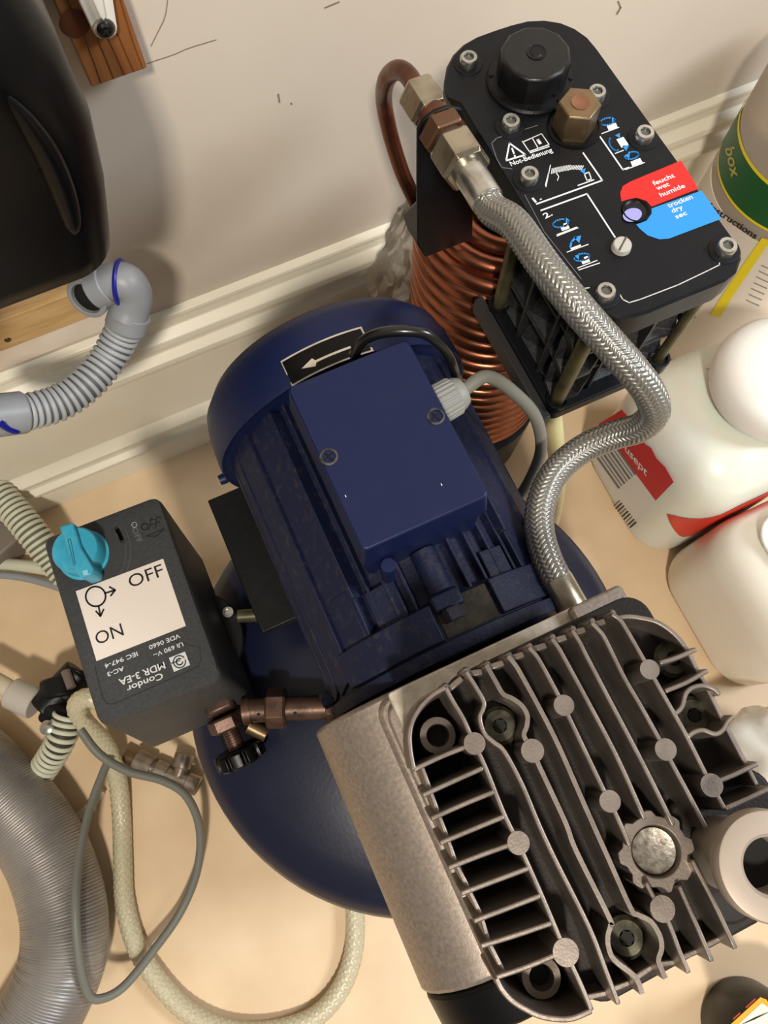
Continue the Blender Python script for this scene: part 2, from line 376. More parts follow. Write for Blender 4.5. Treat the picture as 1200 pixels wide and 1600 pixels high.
# ================================================================ electric motor
MX, MZ, MR = .075, .535, .088
t = thing('electric_motor', 'dark blue ribbed electric motor lying across the tank, with terminal box on top', 'electric motor', (MX, .16, MZ-.095))
AX = (0, 1, 0)
def ring(y, r): return [(r, y)]
MB().lathe([(MR-.004, .03), (MR-.004, .27)], (MX, 0, MZ), AX, 64).build('stator_body', bluedust, t)
# radial cooling fins; flat pads at the flanks
def fin(a, r0, r1, y0, y1, th=.003, name='cooling_fin'):
    d = Vector((math.cos(a), 0, math.sin(a))); nn = Vector((-d.z, 0, d.x)); o = Vector((MX, 0, MZ)); v = []
    rr = [[o+d*r0+nn*th*.8+Vector((0, y, 0)), o+d*r0-nn*th*.8+Vector((0, y, 0)), o+d*r1-nn*th*.4+Vector((0, y, 0)), o+d*r1+nn*th*.4+Vector((0, y, 0))] for y in (y0, y1)]
    return MB().loft(rr).build(name, bluedust, t, bevel=.0006)
for i, a in enumerate(range(56, 128, 8)):
    fin(math.radians(a), MR-.014, MR+.0015, .047 if i % 2 else .05, .244)
for a in list(range(-60, 4, 9))+list(range(177, 241, 9)):
    fin(math.radians(a), MR-.014, MR+.004, .05, .24)
# stepped flank panels (narrow gaps between them as on the casting)
def plate(a0, a1, r, y0, y1, cut=0, name='flank_panel', th=.010):
    o = Vector((MX, 0, MZ)); A0, A1 = math.radians(a0), math.radians(a1)
    d0 = Vector((math.cos(A0), 0, math.sin(A0))); d1 = Vector((math.cos(A1), 0, math.sin(A1))); dm = (d0+d1).normalized()
    q0, q1 = o+d0*r, o+d1*r
    Y = lambda p, y: Vector((p.x, y, p.z))
    top = [Y(q0, y0+cut), Y(q0, y1), Y(q1, y1), Y(q1, y0)]
    return MB().loft([[p-dm*th for p in top], top]).build(name, bluedust, t, bevel=.0008)
for sgn in (0, 1):
    f = (lambda a: a) if sgn == 0 else (lambda a: 180-a)
    for a0, a1, y0, y1, cut, r in ((38, 54, .062, .238, -.006, .0925), (22, 37, .05, .24, -.008, .0945), (12, 21, .046, .24, -.004, .095), (5, 11.2, .046, .24, -.002, .0955), (-1, 4.3, .046, .24, 0, .0955)):
        a, b_ = f(a0), f(a1)
        plate(a, b_, r, y0, y1, cut)
for sgn, a in ((0, 54.5), (1, 125.5)):     # raised terminal mounting rails
    fin(math.radians(a), MR-.012, MR+.008, .092, .235, .004, 'mounting_rail')
plate(128, 139, .0925, .052, .100, .010, 'cast_step', .006)
plate(58, 70, .0895, .052, .085, .0, 'cast_step', .005); plate(108, 122, .0898, .055, .092, .010, 'cast_step', .005)
# end shield toward the pump
MB().lathe([(MR-.004, .030), (MR+.008, .032), (MR+.009, .036), (MR+.009, .040), (MR+.004, .041), (MR+.0035, .064), (MR-.001, .068), (MR-.02, .070)], (MX, 0, MZ), AX, 96).build('end_shield', bluedust, t, angle=30)
def arcpad(a0, a1, r0, r1, y0, y1, name, m, n=12):
    rings = []
    for k in range(n+1):
        a = math.radians(a0+(a1-a0)*k/n); d = Vector((math.cos(a), 0, math.sin(a))); o = Vector((MX, 0, MZ))
        rings.append([o+d*r0+Vector((0, y0, 0)), o+d*r1+Vector((0, y0, 0)), o+d*r1+Vector((0, y1, 0)), o+d*r0+Vector((0, y1, 0))])
    return MB().loft(rings).build(name, m, t, bevel=.0008, angle=30)
arcpad(99, 146, MR, MR+.0075, .042, .0655, 'shield_pad', bluedust)
arcpad(40, 74, MR, MR+.0075, .042, .0655, 'shield_pad', bluedust)
lab(arcpad(75, 98, MR-.002, MR+.0045, .0415, .0645, 'grease_recess', mat('grimy_recess', (28, 26, 22), .85, 0, (58, 50, 38), 60, .5, 300)), 'grimy brown recess')
bo = Vector((MX-.003, .066, MZ+MR+.004))
MB().box(bo.x-.010, bo.x+.010, .058, .070, MZ+MR-.008, MZ+MR+.007).build('bolt_lug', bluedust, t, bevel=.002)
MB().hexnut((bo.x, .0585, bo.z+.001), (bo.x, .0505, bo.z+.001), .0068).build('hex_bolt', mat('painted_bolt', (30, 30, 42), .6), t)
MB().lathe([(.0085, 0), (.0085, .03)], (bo.x, .07, bo.z-.004), (0, 1, 0), 20).build('bolt_boss', bluedust, t, bevel=.001)
MB().box(-.027, -.017, .042, .052, MZ-.01, MZ+.012).build('side_lug', bluedust, t, bevel=.001)
# fan cowl
CR = .1035
MB().lathe([(CR, .236), (CR+.0008, .24), (CR, .262), (CR-.003, .276), (CR-.012, .288), (CR-.030, .294), (.03, .296)], (MX, 0, MZ), AX, 96).build('fan_cowl', blue, t, angle=50)
MB().lathe([(CR-.001, .2355), (CR-.003, .2358), (CR-.003, .250), (MR, .2505)], (MX, 0, MZ), AX, 64, cap=False).build('cowl_lip', bluedust, t)
MB().lathe([(.004, 0), (.0045, .003), (.004, .007)], (MX-CR+.001, .243, MZ-.02), (-1, 0, 0), 16).build('cowl_screw', blue, t)
# rotation arrow plate, curved on the cowl
def cyl_pt(x, y, r):   # point on the cowl at chord position x
    return Vector((MX+x, y, MZ+math.sqrt(r*r-x*x)))
def curved(name, xs, ys0, ys1, r, m, th=.0003):
    rings = [[cyl_pt(x, ys0(x), r), cyl_pt(x, ys1(x), r), cyl_pt(x, ys1(x), r+th), cyl_pt(x, ys0(x), r+th)] for x in xs]
    return MB().loft(rings).build(name, m, t)
xs = [-.0345+.060*k/24 for k in range(25)]
lab(curved('arrow_plate', xs, lambda x: .236, lambda x: .2565, CR+.0003, alu_top), 'silver-edged rotation plate')
lab(curved('arrow_field', [x*.965-.0006 for x in xs], lambda x: .2372, lambda x: .2550, CR+.0007, black_gl), 'black plate field')
ar = [-.024+.036*k/24 for k in range(25)]
hw = lambda x: (.0036*(x+.024)/.010 if x < -.014 else .0008)
lab(curved('arrow', ar, lambda x: .2435-hw(x), lambda x: .2435+hw(x)+1e-5, CR+.0011, alu_top), 'white arrow')
# terminal box
bx0, bx1, by0, by1, bz0, bz1 = .0335, .1145, .1025, .2155, .628, .675
poly = rrect(bx0-.001, bx1+.001, by0-.003, by1+.001, .004)
MB().prism(rrect(bx0+.002, bx1-.002, by0-.002, by1-.002, .004), .615, .655).build('box_base', blue, t, bevel=.001)
tb = MB().loft([[Vector((x, y, .649)) for x, y in rrect(bx0-.002, bx1+.002, by0-.003, by1+.001, .004)], [Vector((x, y, .675)) for x, y in rrect(bx0, bx1, by0, by1, .004)]]).build('terminal_lid', blue, t, bevel=.0012)
for px, py in ((514, 714), (681, 651)):
    p = P(px, py, .675)
    s_ = MB().lathe([(.0055, -.001), (.0055, .0006), (.0042, .0009), (.004, -.0002), (.001, -.0002)], p, n=24).build('lid_screw', mat('dirty_screw', (86, 84, 84), .5, .6, (40, 40, 46), 300), tb)
    for a in (20, 110):
        q = Vector((math.cos(math.radians(a)), math.sin(math.radians(a)), 0)); MB().tube([p-q*.003+Vector((0, 0, .0002)), p+q*.003+Vector((0, 0, .0002))], .0006, 4).build('cross_slot', darkhole, tb)
MB().cyl((.046, .094, .62), (.046, .094, .652), .0045, n=16).build('box_corner_lug', blue, t)
# lint specks
r = random.Random(3)
sp = MB()
for px, py in ((540, 775), (383, 686), (460, 755), (562, 556), (550, 592), (690, 757)):
    p = P(px, py, .6755) if 460 < px < 760 and py > 600 else None
    if p: sp.box(p.x-.0002, p.x+.0002, p.y-.0007, p.y+.0007, .6751, .6754)
o = sp.build('lint_specks', whitepr, t, smooth=False); o['kind'] = 'stuff'
# cable gland
g0 = Vector((bx1, P(700, 628, .640).y, .640)); gx = Vector((1, .12, 0)).normalized()
t = thing('cable_gland', 'grey ribbed plastic cable gland in the side of the blue terminal box', 'cable gland', tuple(g0))
MB().cyl(g0, g0+gx*.005, .0115, n=24).build('locknut', greyc2, t, bevel=.0006)
prof = []
mb = MB(); u, w_, a_ = basis(gx); rings = []
for h, rr in ((.0045, .0128), (.0055, .0135), (.019, .0132), (.020, .0125)):
    rings.append([g0+gx*h+(u*math.cos(2*PI*k/96)+w_*math.sin(2*PI*k/96))*(rr-(.0006 if k % 4 < 2 else 0)) for k in range(96)])
mb.loft(rings).build('ribbed_cap', greyc2, t, angle=20)
MB().lathe([(.0115, .0195), (.0115, .0225), (.0095, .0265), (.006, .028)], g0, gx, 32).build('dome_end', greyc2, t)
gend = g0+gx*.026
cb = [gend, gend+gx*.02, P(808, 618, .615), P(838, 655, .59), P(845, 705, .55), P(825, 755, .51), P(800, 790, .47), P(780, 815, .43)]
tag(MB().tube(cr(cb, 8), .0046, 16).build('motor_cable', greyc), 'thick grey cable curving from the terminal box gland down behind the motor', 'cable')
kb = [P(553, 556, .648), P(565, 535, .662), P(592, 521, .672), P(630, 517, .676), P(668, 523, .672), (P(697, 548, .655)), P(710, 578, .635), P(716, 605, .60), P(722, 640, .56)]
tag(MB().tube(cr(kb, 8), .0036, 14).build('black_cable', mat('black_rubber', (18, 19, 19), .3, 0, coat=.3)), 'thin glossy black cable arching over the back of the terminal box', 'cable')

# ================================================================ pump: crankcase + finned head
t = thing('piston_pump', 'bare aluminium piston pump block with a finned cylinder head, right in front', 'compressor pump', (.075, -.05, .44))
sec = []
XL, XR = -.037, .140
for x, z in ((XL, .44), (XL, .545)): sec.append((x, z))
for k in range(1, 9):
    a = PI-PI/2*k/8; sec.append((XL+.055+.055*math.cos(a), .575+.052*math.sin(a)))
for k in range(0, 9):
    a = PI/2-PI/2*k/8; sec.append((XR-.055+.055*math.cos(a), .575+.052*math.sin(a)))
sec += [(XR, .44)]
MB().loft([[Vector((x, y, z)) for x, z in sec] for y in (-.1345, .0285)]).build('crankcase', alu, t, bevel=.003)
# raised saddle under the cylinder
MB().prism(rrect(.004, .138, -.1335, .026, .012), .60, .6315).build('cylinder_saddle', alu, t, bevel=.003)
MB().prism(rrect(.0085, .137, -.1325, .021, .010), .60, .6375).build('saddle_lip', alu, t, bevel=.0015)
# cylinder with horizontal barrel fins
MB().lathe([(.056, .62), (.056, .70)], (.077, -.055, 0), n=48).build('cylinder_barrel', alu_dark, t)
for z in (.646, .656, .666, .676):
    MB().prism(rrect(.011, .143, -.128, .016, .022), z, z+.0028).build('barrel_fin', alu, t, bevel=.0006)
p1, p2 = P(614, 1106, .672), P(960, 952, .672)
MB().prism(rrect(.014, .1535, -.05, .0262, .002), .646, .656).build('top_flange', alu_top, t, bevel=.0008)
MB().prism(rrect(.128, .162, -.02, .026, .003), .645, .664).build('flange_ear', alu, t, bevel=.002)
# black end cover below the crankcase
MB().loft([[Vector((x, y, z)) for x, z in sec2] for y, sec2 in ((-.135, [(XL+(x-XL)*.99+.001, z-.001) for x, z in sec if x < .09]), (-.162, [(XL+(x-XL)*.96+.003, .44+(z-.44)*.95) for x, z in sec if x < .09]))]).build('end_cover', black_gl, t, bevel=.003)
ZT = .740; ZB = .716
fl = rrect(.011, .150, -.135, .014, .022)
hd = MB().prism(rrect(.036, .149, -.137, .0165, .012), .697, ZB+.001).build('cylinder_head', alu_dark, t, bevel=.001)  # head floor in a darker cast tone, standing in for pocket shade
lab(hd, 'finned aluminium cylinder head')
MB().prism(fl, .690, .698).build('head_flange', mat('pocket_shade', (15, 14, 13), .8), hd, bevel=.001)  # near-black colour stands in for deep shade between the fins
def px(path, n=5): return cr([P(x, y, ZT) for x, y in path], n)
def finp(path, z0=ZB-.006, w0=.0046, w1=.0021, n=5, zt=ZT, name='cooling_fin'):
    pts = px(path, n)
    mb = MB(); mb.ribbon(pts, w0, w1, z0, zt)
    return mb.build(name, alu_fin, hd, bevel=.0006, angle=50)
F_ = [
 [(696, 1074), (708, 1096), (725, 1125), (741, 1162), (759, 1200), (787, 1270), (810, 1318), (846, 1398), (884, 1488), (906, 1535), (925, 1580)],
 [(728, 1049), (744, 1074), (756, 1096), (755, 1108), (750, 1122), (757, 1146), (772, 1160), (788, 1174), (816, 1226), (842, 1288), (867, 1342), (921, 1450), (948, 1520), (967, 1570)],
 [(760, 1039), (774, 1064), (786, 1084), (800, 1091), (815, 1102), (824, 1118), (823, 1135), (819, 1150), (832, 1173), (843, 1198), (883, 1284), (900, 1329), (952, 1434), (954, 1446), (950, 1462), (951, 1480), (960, 1500), (990, 1524), (998, 1536), (1004, 1553)],
 [(794, 1025), (806, 1040), (816, 1057), (846, 1112), (874, 1168), (912, 1255), (950, 1340), (986, 1420), (996, 1429), (1017, 1440), (1031, 1462), (1034, 1482), (1029, 1500), (1034, 1515), (1040, 1529)],
 [(826, 1011), (838, 1024), (850, 1044), (871, 1083), (881, 1102), (890, 1122), (941, 1229), (953, 1253), (962, 1271), (985, 1322)],
 [(1010, 1379), (1022, 1402), (1035, 1420), (1048, 1448), (1062, 1486), (1077, 1521)],
 [(862, 997), (873, 1012), (882, 1028), (920, 1098), (964, 1182), (1008, 1280)],
 [(1062, 1385), (1090, 1448), (1113, 1503)],
 [(894, 984), (906, 1003), (917, 1025), (952, 1092), (1007, 1197), (1053, 1290)],
 [(1082, 1345), (1116, 1410), (1150, 1483)],
 [(924, 972), (936, 984), (947, 1000), (975, 1057), (1000, 1100), (1028, 1150), (1040, 1171), (1049, 1190), (1076, 1240), (1104, 1294)],
 [(956, 959), (968, 967), (978, 981), (1005, 1028), (1015, 1046), (1026, 1066), (1054, 1115), (1075, 1153), (1104, 1211), (1113, 1227), (1122, 1244), (1133, 1264)]]
for f in F_: finp(f)
# fin toe knuckles at the motor side
for f in F_:
    if f[0][1] < 1100:
        p = P(*f[0], ZT-.004); MB().lathe([(.0026, -.02), (.0022, .0), (.0012, .002)], p, n=10).build('fin_toe', alu_fin, hd)
CF = [[(646, 1203), (688, 1183), (728, 1167)], [(660, 1243), (706, 1222), (755, 1200)], [(673, 1280), (722, 1258), (773, 1237)], [(687, 1318), (737, 1297), (788, 1276)], [(700, 1357), (748, 1338), (798, 1320)],
      [(720, 1397), (770, 1378), (826, 1357)], [(740, 1440), (790, 1421), (845, 1400)], [(751, 1479), (806, 1462), (862, 1443)], [(775, 1528), (822, 1512), (871, 1492)]]
for f in CF: finp(f, ZB-.018)
for a, b_ in zip(CF, CF[1:]):    # side wall between the fins, set in and low
    finp([(a[0][0]+14, a[0][1]-4), (b_[0][0]+14, b_[0][1]-6)], ZB-.018, .003, .002, 2, ZT-.004, 'side_wall')
finp([(696, 1074), (676, 1086), (658, 1104), (645, 1126), (640, 1150), (642, 1178), (647, 1203)], ZB-.018, .004, .0022, 6)
finp([(775, 1528), (784, 1546), (800, 1564), (822, 1578), (850, 1590), (890, 1593), (925, 1580)], ZB-.018, .004, .0022, 6)
finp([(967, 964), (985, 961), (1005, 963), (1030, 969), (1050, 981), (1068, 998), (1082, 1019), (1098, 1050), (1118, 1087), (1143, 1138), (1171, 1191), (1190, 1228)], ZB-.018, .004, .0022, 5, ZT-.004, 'outer_wall')
finp([(1031, 1036), (1060, 1027), (1089, 1014)]); finp([(1040, 1080), (1074, 1066), (1107, 1047)])
finp([(1054, 1117), (1066, 1105), (1072, 1085), (1082, 1075), (1098, 1071), (1114, 1075), (1126, 1085)])
finp([(1075, 1152), (1086, 1144), (1100, 1141), (1118, 1147), (1130, 1141), (1138, 1128), (1147, 1119)])
finp([(1120, 1222), (1150, 1210), (1185, 1193)]); finp([(1133, 1264), (1165, 1250), (1204, 1232)])
# low wall closing the motor side and far side
for a, b_ in zip([f for f in F_ if f[0][1] < 1100], [f for f in F_ if f[0][1] < 1100][1:]):
    finp([(a[0][0]+6, a[0][1]+2), (b_[0][0]-3, b_[0][1]+8)], ZB-.018, .004, .003, 2, ZT-.007, 'end_wall')
E_ = [(925, 1583), (967, 1571), (1004, 1554), (1040, 1529), (1077, 1521), (1113, 1503), (1150, 1483)]
for a, b_ in zip(E_, E_[1:]): finp([(a[0]-2, a[1]-9), (b_[0]-6, b_[1]-5)], ZB-.018, .003, .0025, 2, ZT-.012, 'end_wall')
# ejector bosses
for x, y, r in ((741.5, 1161.7, 16), (832, 1173, 17), (881, 1102, 15.5), (953, 1252, 15.5), (1015, 1046, 15), (1040, 1171, 16), (1112, 1227, 16.5), (810, 1317, 16), (884, 1488, 18), (1035, 1420, 17.5)):
    p = P(x, y, ZT); rr = r*.375/F
    MB().lathe([(rr*1.1, -.028), (rr, -.001), (rr*.97, .0003)], p, n=24).build('ejector_boss', alu_fin, hd)
# big centre boss with recessed plug
p = P(1027, 1331, ZT-.003); rr = []
cp = []
for k in range(48):
    a = 2*PI*k/48; cp.append((p.x+math.cos(a)*(.0158+.0011*(1 if (k//3) % 2 else -1)), p.y+math.sin(a)*(.0158+.0011*(1 if (k//3) % 2 else -1))))
ou = [Vector((x, y, ZB-.01)) for x, y in cp]; ou2 = [Vector((x, y, ZT-.004)) for x, y in cp]
i1 = [Vector((p.x+.0108*math.cos(2*PI*k/48), p.y+.0108*math.sin(2*PI*k/48), ZT-.004)) for k in range(48)]
i2 = [Vector((p.x+.0100*math.cos(2*PI*k/48), p.y+.0100*math.sin(2*PI*k/48), ZT-.0085)) for k in range(48)]
MB().loft([ou, ou2, i1, i2]).build('centre_boss', alu_fin, hd, bevel=.0004)
lab(MB().lathe([(.0098, 0), (.0095, .001), (.007, .0003), (.001, .0001)], (p.x, p.y, ZT-.0083), n=40).build('plug', mat('worn_plug', (156, 152, 144), .42, .7, (112, 104, 94), 260, .12, 700), hd), 'worn silver plug')
# screws in pockets
tors = mat('torx_screw', (98, 96, 82), .4, .8, (64, 62, 54), 200)
for x, y in ((780, 1134), (977, 1464), (1082, 1118), (1050, 1030)):
    p = P(x, y, .722); s_ = MB().lathe([(.0090, -.006), (.0090, .0005), (.0072, .0022), (.0034, .0024), (.0030, .0006), (.0003, .0006)], p, n=30).build('head_screw', tors, hd)
    st_ = []
    for k in range(12):
        a = 2*PI*k/12; st_.append((p.x+math.cos(a)*(.0036 if k % 2 else .0025), p.y+math.sin(a)*(.0036 if k % 2 else .0025)))
    MB().prism(st_, .7235, .7246).build('star_socket', darkhole, hd)
for x, y in ((684, 1149), (846, 1527)):
    p = P(x, y, .722)
    MB().lathe([(.0092, -.02), (.0084, 0), (.0054, .0005), (.0046, -.006)], p, n=30, cap=False).build('screw_tower', alu_fin, hd)
    MB().lathe([(.0058, -.008), (.0001, -.0079)], p, n=24).build('bore', darkhole, hd)
# intake / outlet ring
p = P(1206, 1354, .766)
MB().lathe([(.016, -.045), (.014, -.011), (.0208, -.0090), (.0214, -.008), (.0214, -.002), (.0207, -.0003), (.020, 0), (.0122, 0), (.0108, -.0012), (.0104, -.018), (.0102, -.03)], p, n=64, cap=False).build('outlet_ring', mat('matt_ring', (158, 146, 134), .5, .3), t)
MB().lathe([(.0104, -.017), (.0002, -.0169)], p, n=32).build('outlet_bore', darkhole, t)
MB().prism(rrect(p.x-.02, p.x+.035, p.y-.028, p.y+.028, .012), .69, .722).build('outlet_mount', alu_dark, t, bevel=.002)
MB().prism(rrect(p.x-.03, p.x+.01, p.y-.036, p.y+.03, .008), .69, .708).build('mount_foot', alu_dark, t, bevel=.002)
# ================================================================ pressure switch
ZS = .47
t = thing('pressure_switch', 'dark grey box-shaped pressure switch with turquoise knob and ON/OFF sticker', 'pressure switch', (-.145, .19, .38))
def quad_round(c, r, n=6):
    out = []; L = len(c)
    for i in range(L):
        p0, p, p1 = Vector(c[i-1]), Vector(c[i]), Vector(c[(i+1) % L]); a = p+(p0-p).normalized()*r; b_ = p+(p1-p).normalized()*r
        for k in range(n+1):
            s = k/n; out.append(a*(1-s)**2+p*2*s*(1-s)+b_*s*s)
    return out
tl, tr_, br_, bl = P(63, 840, ZS), P(246, 770, ZS), P(348, 1060, ZS), P(153, 1135, ZS)
zb = .385
bbl, bbr, btr = P(235, 1170, zb), P(401, 1098, zb), P(314, 868, zb); btl = bbl+(btr-bbr)
TQ = [tl, tr_, br_, bl]; BQ = [btl, btr, bbr, bbl]
def lvl(s, inset=0):
    q = [b_.lerp(a, s) for a, b_ in zip(TQ, BQ)]; c = sum(q, Vector())/4
    return [p+(c-p).normalized()*inset for p in q]
rings = [quad_round([Vector((*p.xy, zb)) for p in lvl(0)], .006)]
for s, ins in ((.5, 0), (.93, 0), (.97, .0012), (.99, .003), (1.0, .006)):
    q = lvl(s, ins); rings.append(quad_round([Vector((*p.xy, zb+(ZS-zb)*s)) for p in q], .009))
MB().loft(rings).build('cover', switchg, t, angle=28)
# black base below the cover
MB().loft([quad_round([Vector((*p.xy, zb-.010)) for p in lvl(0, .006)], .006), quad_round([Vector((*p.xy, zb+.002)) for p in lvl(0, .003)], .006)]).build('base', blackp, t)
fp = P(357, 965, .40)
MB().lathe([(.048, 0), (.048, .006)], (fp.x-.040, fp.y-.005, .388), (0, 0, 1), 40).build('mount_flange', blackp, t, bevel=.001)
MB().lathe([(.005, 0), (.005, .003), (.003, .0032), (.0028, .001), (.0005, .001)], P(357, 957, .397), n=18).build('flange_screw', steel, t)
# engraved name field outline, sticker, prints
zp = ZS+.0001
strokes([[(265, 1000), (312, 1012), (314, 1030), (309, 1042), (178, 1100), (168, 1100), (160, 1090), (148, 1040)]], 1.3, zp, mat('groove_dark', (30, 31, 33), .6), t, 'engraved_line')
lab(flat([[(118.5, 924), (255, 873), (290.5, 978), (151, 1033)]], ZS, whitel, t, 'sticker', .0003), 'white paper sticker')
zk = ZS+.0004
print_text('OFF', (204, 919), (257, 899), 21, zk, blackpr, t, bold=0)
print_text('ON', (152, 1008), (194, 992), 21, zk, blackpr, t, bold=0)
strokes([arc2((149.5, 932), 15.5, 15.5, 0, 360, n=28), [(164, 927), (180, 922)], [(173, 931), (180, 922), (171, 917)], [(154, 947), (157, 962)], [(150, 955), (157, 963), (162, 952)]], 2.7, zk, blackpr, t, 'sticker_symbol')
zq = ZS+.0002
wt = mat('switch_lettering', (208, 210, 212), .5)
print_text('VDE 0660', (280, 990), (232, 1009), 7, zq, wt, t)
print_text('Ui 690 V~', (285, 1003), (239, 1021), 7, zq, wt, t)
print_text('IEC 947-4', (214, 1018), (163, 1038), 7, zq, wt, t)
print_text('AC-3', (193, 1041), (167, 1051), 7, zq, wt, t)
print_text('MDR 3-EA', (256, 1034), (185, 1062), 11, zq, wt, t)
print_text('Condor', (253, 1051), (197, 1073), 10, zq, wt, t)
flat([[(264, 1028), (289, 1018), (297, 1039), (272, 1050)]], zq, wt, t, 'emblem_field', .0001)
strokes([arc2((280.5, 1034), 9.5, 9.5, -20, 320, n=24), arc2((280.5, 1034), 5, 5, 0, 300, n=18), [(266, 1037), (281, 1032)]], 2.0, zq+.00015, mat('emblem_ink', (86, 96, 104), .5), t, 'emblem')
# scale near the knob, moulded word and hand-written mark
strokes([arc2((125, 862), 79, 77, -28, 60, n=20), arc2((125, 862), 72, 70, -8, 60, n=16)], 1.1, zp, mat('moulded_edge', (84, 86, 88), .45), t, 'moulded_scale')
strokes([arc2((125, 862), 68, 66, -34, -14, n=6)], 6.5, zp, mat('moulded_slot', (28, 29, 31), .5), t, 'scale_slot')
print_text('OFF', (206, 826), (215, 849), 8, zp, mat('moulded_word', (96, 98, 100), .45), t)
strokes([arc2((210, 820), 3, 3, 0, 360, n=10)], 3, zp, wt, t, 'scale_dot')
inkb = mat('pen_ink', (24, 24, 26), .35)
strokes([arc2((226, 823), 5.5, 5, 0, 360, n=12), [(233, 828), (236, 811), (243, 812)], [(235, 820), (241, 819)], [(243, 826), (245, 808), (252, 809)], [(244, 817), (250, 816)], [(230, 837), (256, 826)], [(228, 838), (243, 838), (256, 828)]], 1.3, zp, inkb, t, 'handwritten_mark')
# knob
kc = P(108, 849, .497)
kb_ = thing('x', 'x', 'x', (0, 0, 0)); bpy.data.objects.remove(kb_)
kz = ZS
rot = lambda px, py, z=.497: P(px, py, z)
kn = MB().lathe([(.0215, kz), (.0215, kz+.002), (.0195, kz+.003), (.0193, .489), (.018, .491), (.001, .491)], (kc.x+.001, kc.y-.004, 0), n=48).build('rotary_knob', cyan, t)
lab(kn, 'turquoise rotary knob')
bar = [rot(92, 822), rot(114, 816), rot(126, 856), rot(146, 888), rot(143, 898), rot(127, 903), rot(119, 896), rot(106, 866)]
MB().loft([[Vector((*p.xy, kz+.003)) for p in bar], [Vector((*p.xy, .497)) for p in bar]]).build('grip_bar', cyan, kn, bevel=.0015)
strokes([[(106, 844), (110, 842), (118, 882)], [(106, 844), (116, 884)]], 1, .4972, mat('cyan_dark', (24, 92, 112), .5), kn, 'grip_groove')
lab(flat([[(129, 892), (137, 890), (138, 897), (130, 899)]], .4972, mat('pointer_white', (140, 200, 214), .5), kn, 'pointer_mark'), 'pale pointer mark')

# ================================================================ safety valve and drain tap on the tank
t = thing('safety_valve', 'brown aged brass safety valve assembly between the grey switch box and the pump', 'valve', (-.04, .06, .40))
a0, a1 = P(388, 1110, .41), P(530, 1104, .41)
dx = (a1-a0).normalized()
MB().cyl(a0, a1, .0105, n=24).build('valve_body', bronze, t, bevel=.001)
q0, q1 = P(416, 1107, .41), P(448, 1106, .41)
MB().hexnut(q0, q1, .0175).build('hex_collar', bronze, t, bevel=.0005)
MB().cyl(P(509, 1105, .41), P(523, 1104, .41), .0135, n=6).build('end_nut', bronze, t, bevel=.0006)
for x, y in ((402, 1108), (458, 1106)):
    p = P(x, y, .41); MB().lathe([(.0016, 0), (.0016, .0114)], p, (.05, -.5, .86), 14).build('vent_hole', darkhole, t)
MB().cyl(P(380, 1112, .41), P(392, 1110, .41), .012, n=24).build('collar', bronze, t)
MB().box(-.128, -.102, .085, .115, .392, .420).build('manifold_block', bronze, t, bevel=.004)
t = thing('drain_tap', 'black fluted hand knob on a threaded brass stem below the grey switch box', 'tap', (-.12, .04, .37))
s0, s1 = P(356, 1125, .385), P(380, 1185, .37)
d = (P(376, 1182, .395)-P(352, 1124, .403)).normalized(); s0 = P(352, 1124, .403)
MB().hexnut(s0+d*-.004, s0+d*.009, .0165).build('packing_nut', bronze, t, bevel=.0006)
MB().tube([s0+d*.009, s0+d*.03], .0072, 16, step=.0006, rf=lambda s, i: .0068+.0007*(i % 4 < 2)).build('threaded_stem', bronze, t)
rings = []; u, w_, a_ = basis(d)
k0 = s0+d*.027
for h, rr in ((0, .0205), (.0015, .0222), (.0125, .0222), (.014, .0205)):
    rings.append([k0+d*h+(u*math.cos(2*PI*k/80)+w_*math.sin(2*PI*k/80))*(rr-(.0026 if (k % 8) < 2 else 0)) for k in range(80)])
kn = MB().loft(rings).build('hand_knob', black_gl, t, bevel=.0004)
MB().lathe([(.0065, .0138), (.006, .0152), (.001, .016)], k0, d, 20).build('knob_screw', steel, kn)
MB().lathe([(.0065, .0), (.0065, .018), (.005, .018)], P(388, 1134, .400), (.5, -.6, -.1), 18).build('side_port', brass, t, bevel=.0006)
# rod between switch and motor
tag(MB().cyl(P(372, 963, .392), P(470, 956, .392), .0062, n=20).build('support_rod', olive), 'olive metal rod running from the switch box under the motor', 'rod')

# ================================================================ air dryer
ZD = .66
t = thing('air_dryer', 'black air dryer unit with a printed top plate, big cap and silver bolts', 'air dryer', (.29, .29, .51))
out = [(697, 150), (694, 125), (698, 102), (708, 83), (724, 67), (745, 55), (775, 44), (800, 36), (824, 30), (850, 29), (875, 33), (897, 42), (917, 56), (932, 74), (945, 92), (1000, 169), (1060, 252), (1110, 322), (1146, 372), (1157, 385), (1160, 402), (1152, 424), (1134, 438), (1105, 450), (1060, 468), (1010, 489), (975, 497), (945, 492), (925, 478)]
pts = [P(x, y, ZD) for x, y in out]
lx = .2335
left = [Vector((lx+.004, .185, ZD)), Vector((lx, .20, ZD)), Vector((lx, .38, ZD))]
poly = [(p.x, p.y) for p in pts]+[(p.x, p.y) for p in left]
cx, cy = .29, .29
def sc_poly(s): return [(cx+(x-cx)*s, cy+(y-cy)*s) for x, y in poly]
tp = MB().loft([[Vector((x, y, ZD-.024)) for x, y in poly], [Vector((x, y, ZD-.002)) for x, y in poly], [Vector((x, y, ZD)) for x, y in sc_poly(.985)]]).build('top_plate', black_sat, t, angle=40)
lab(tp, 'black top plate with printed instructions')
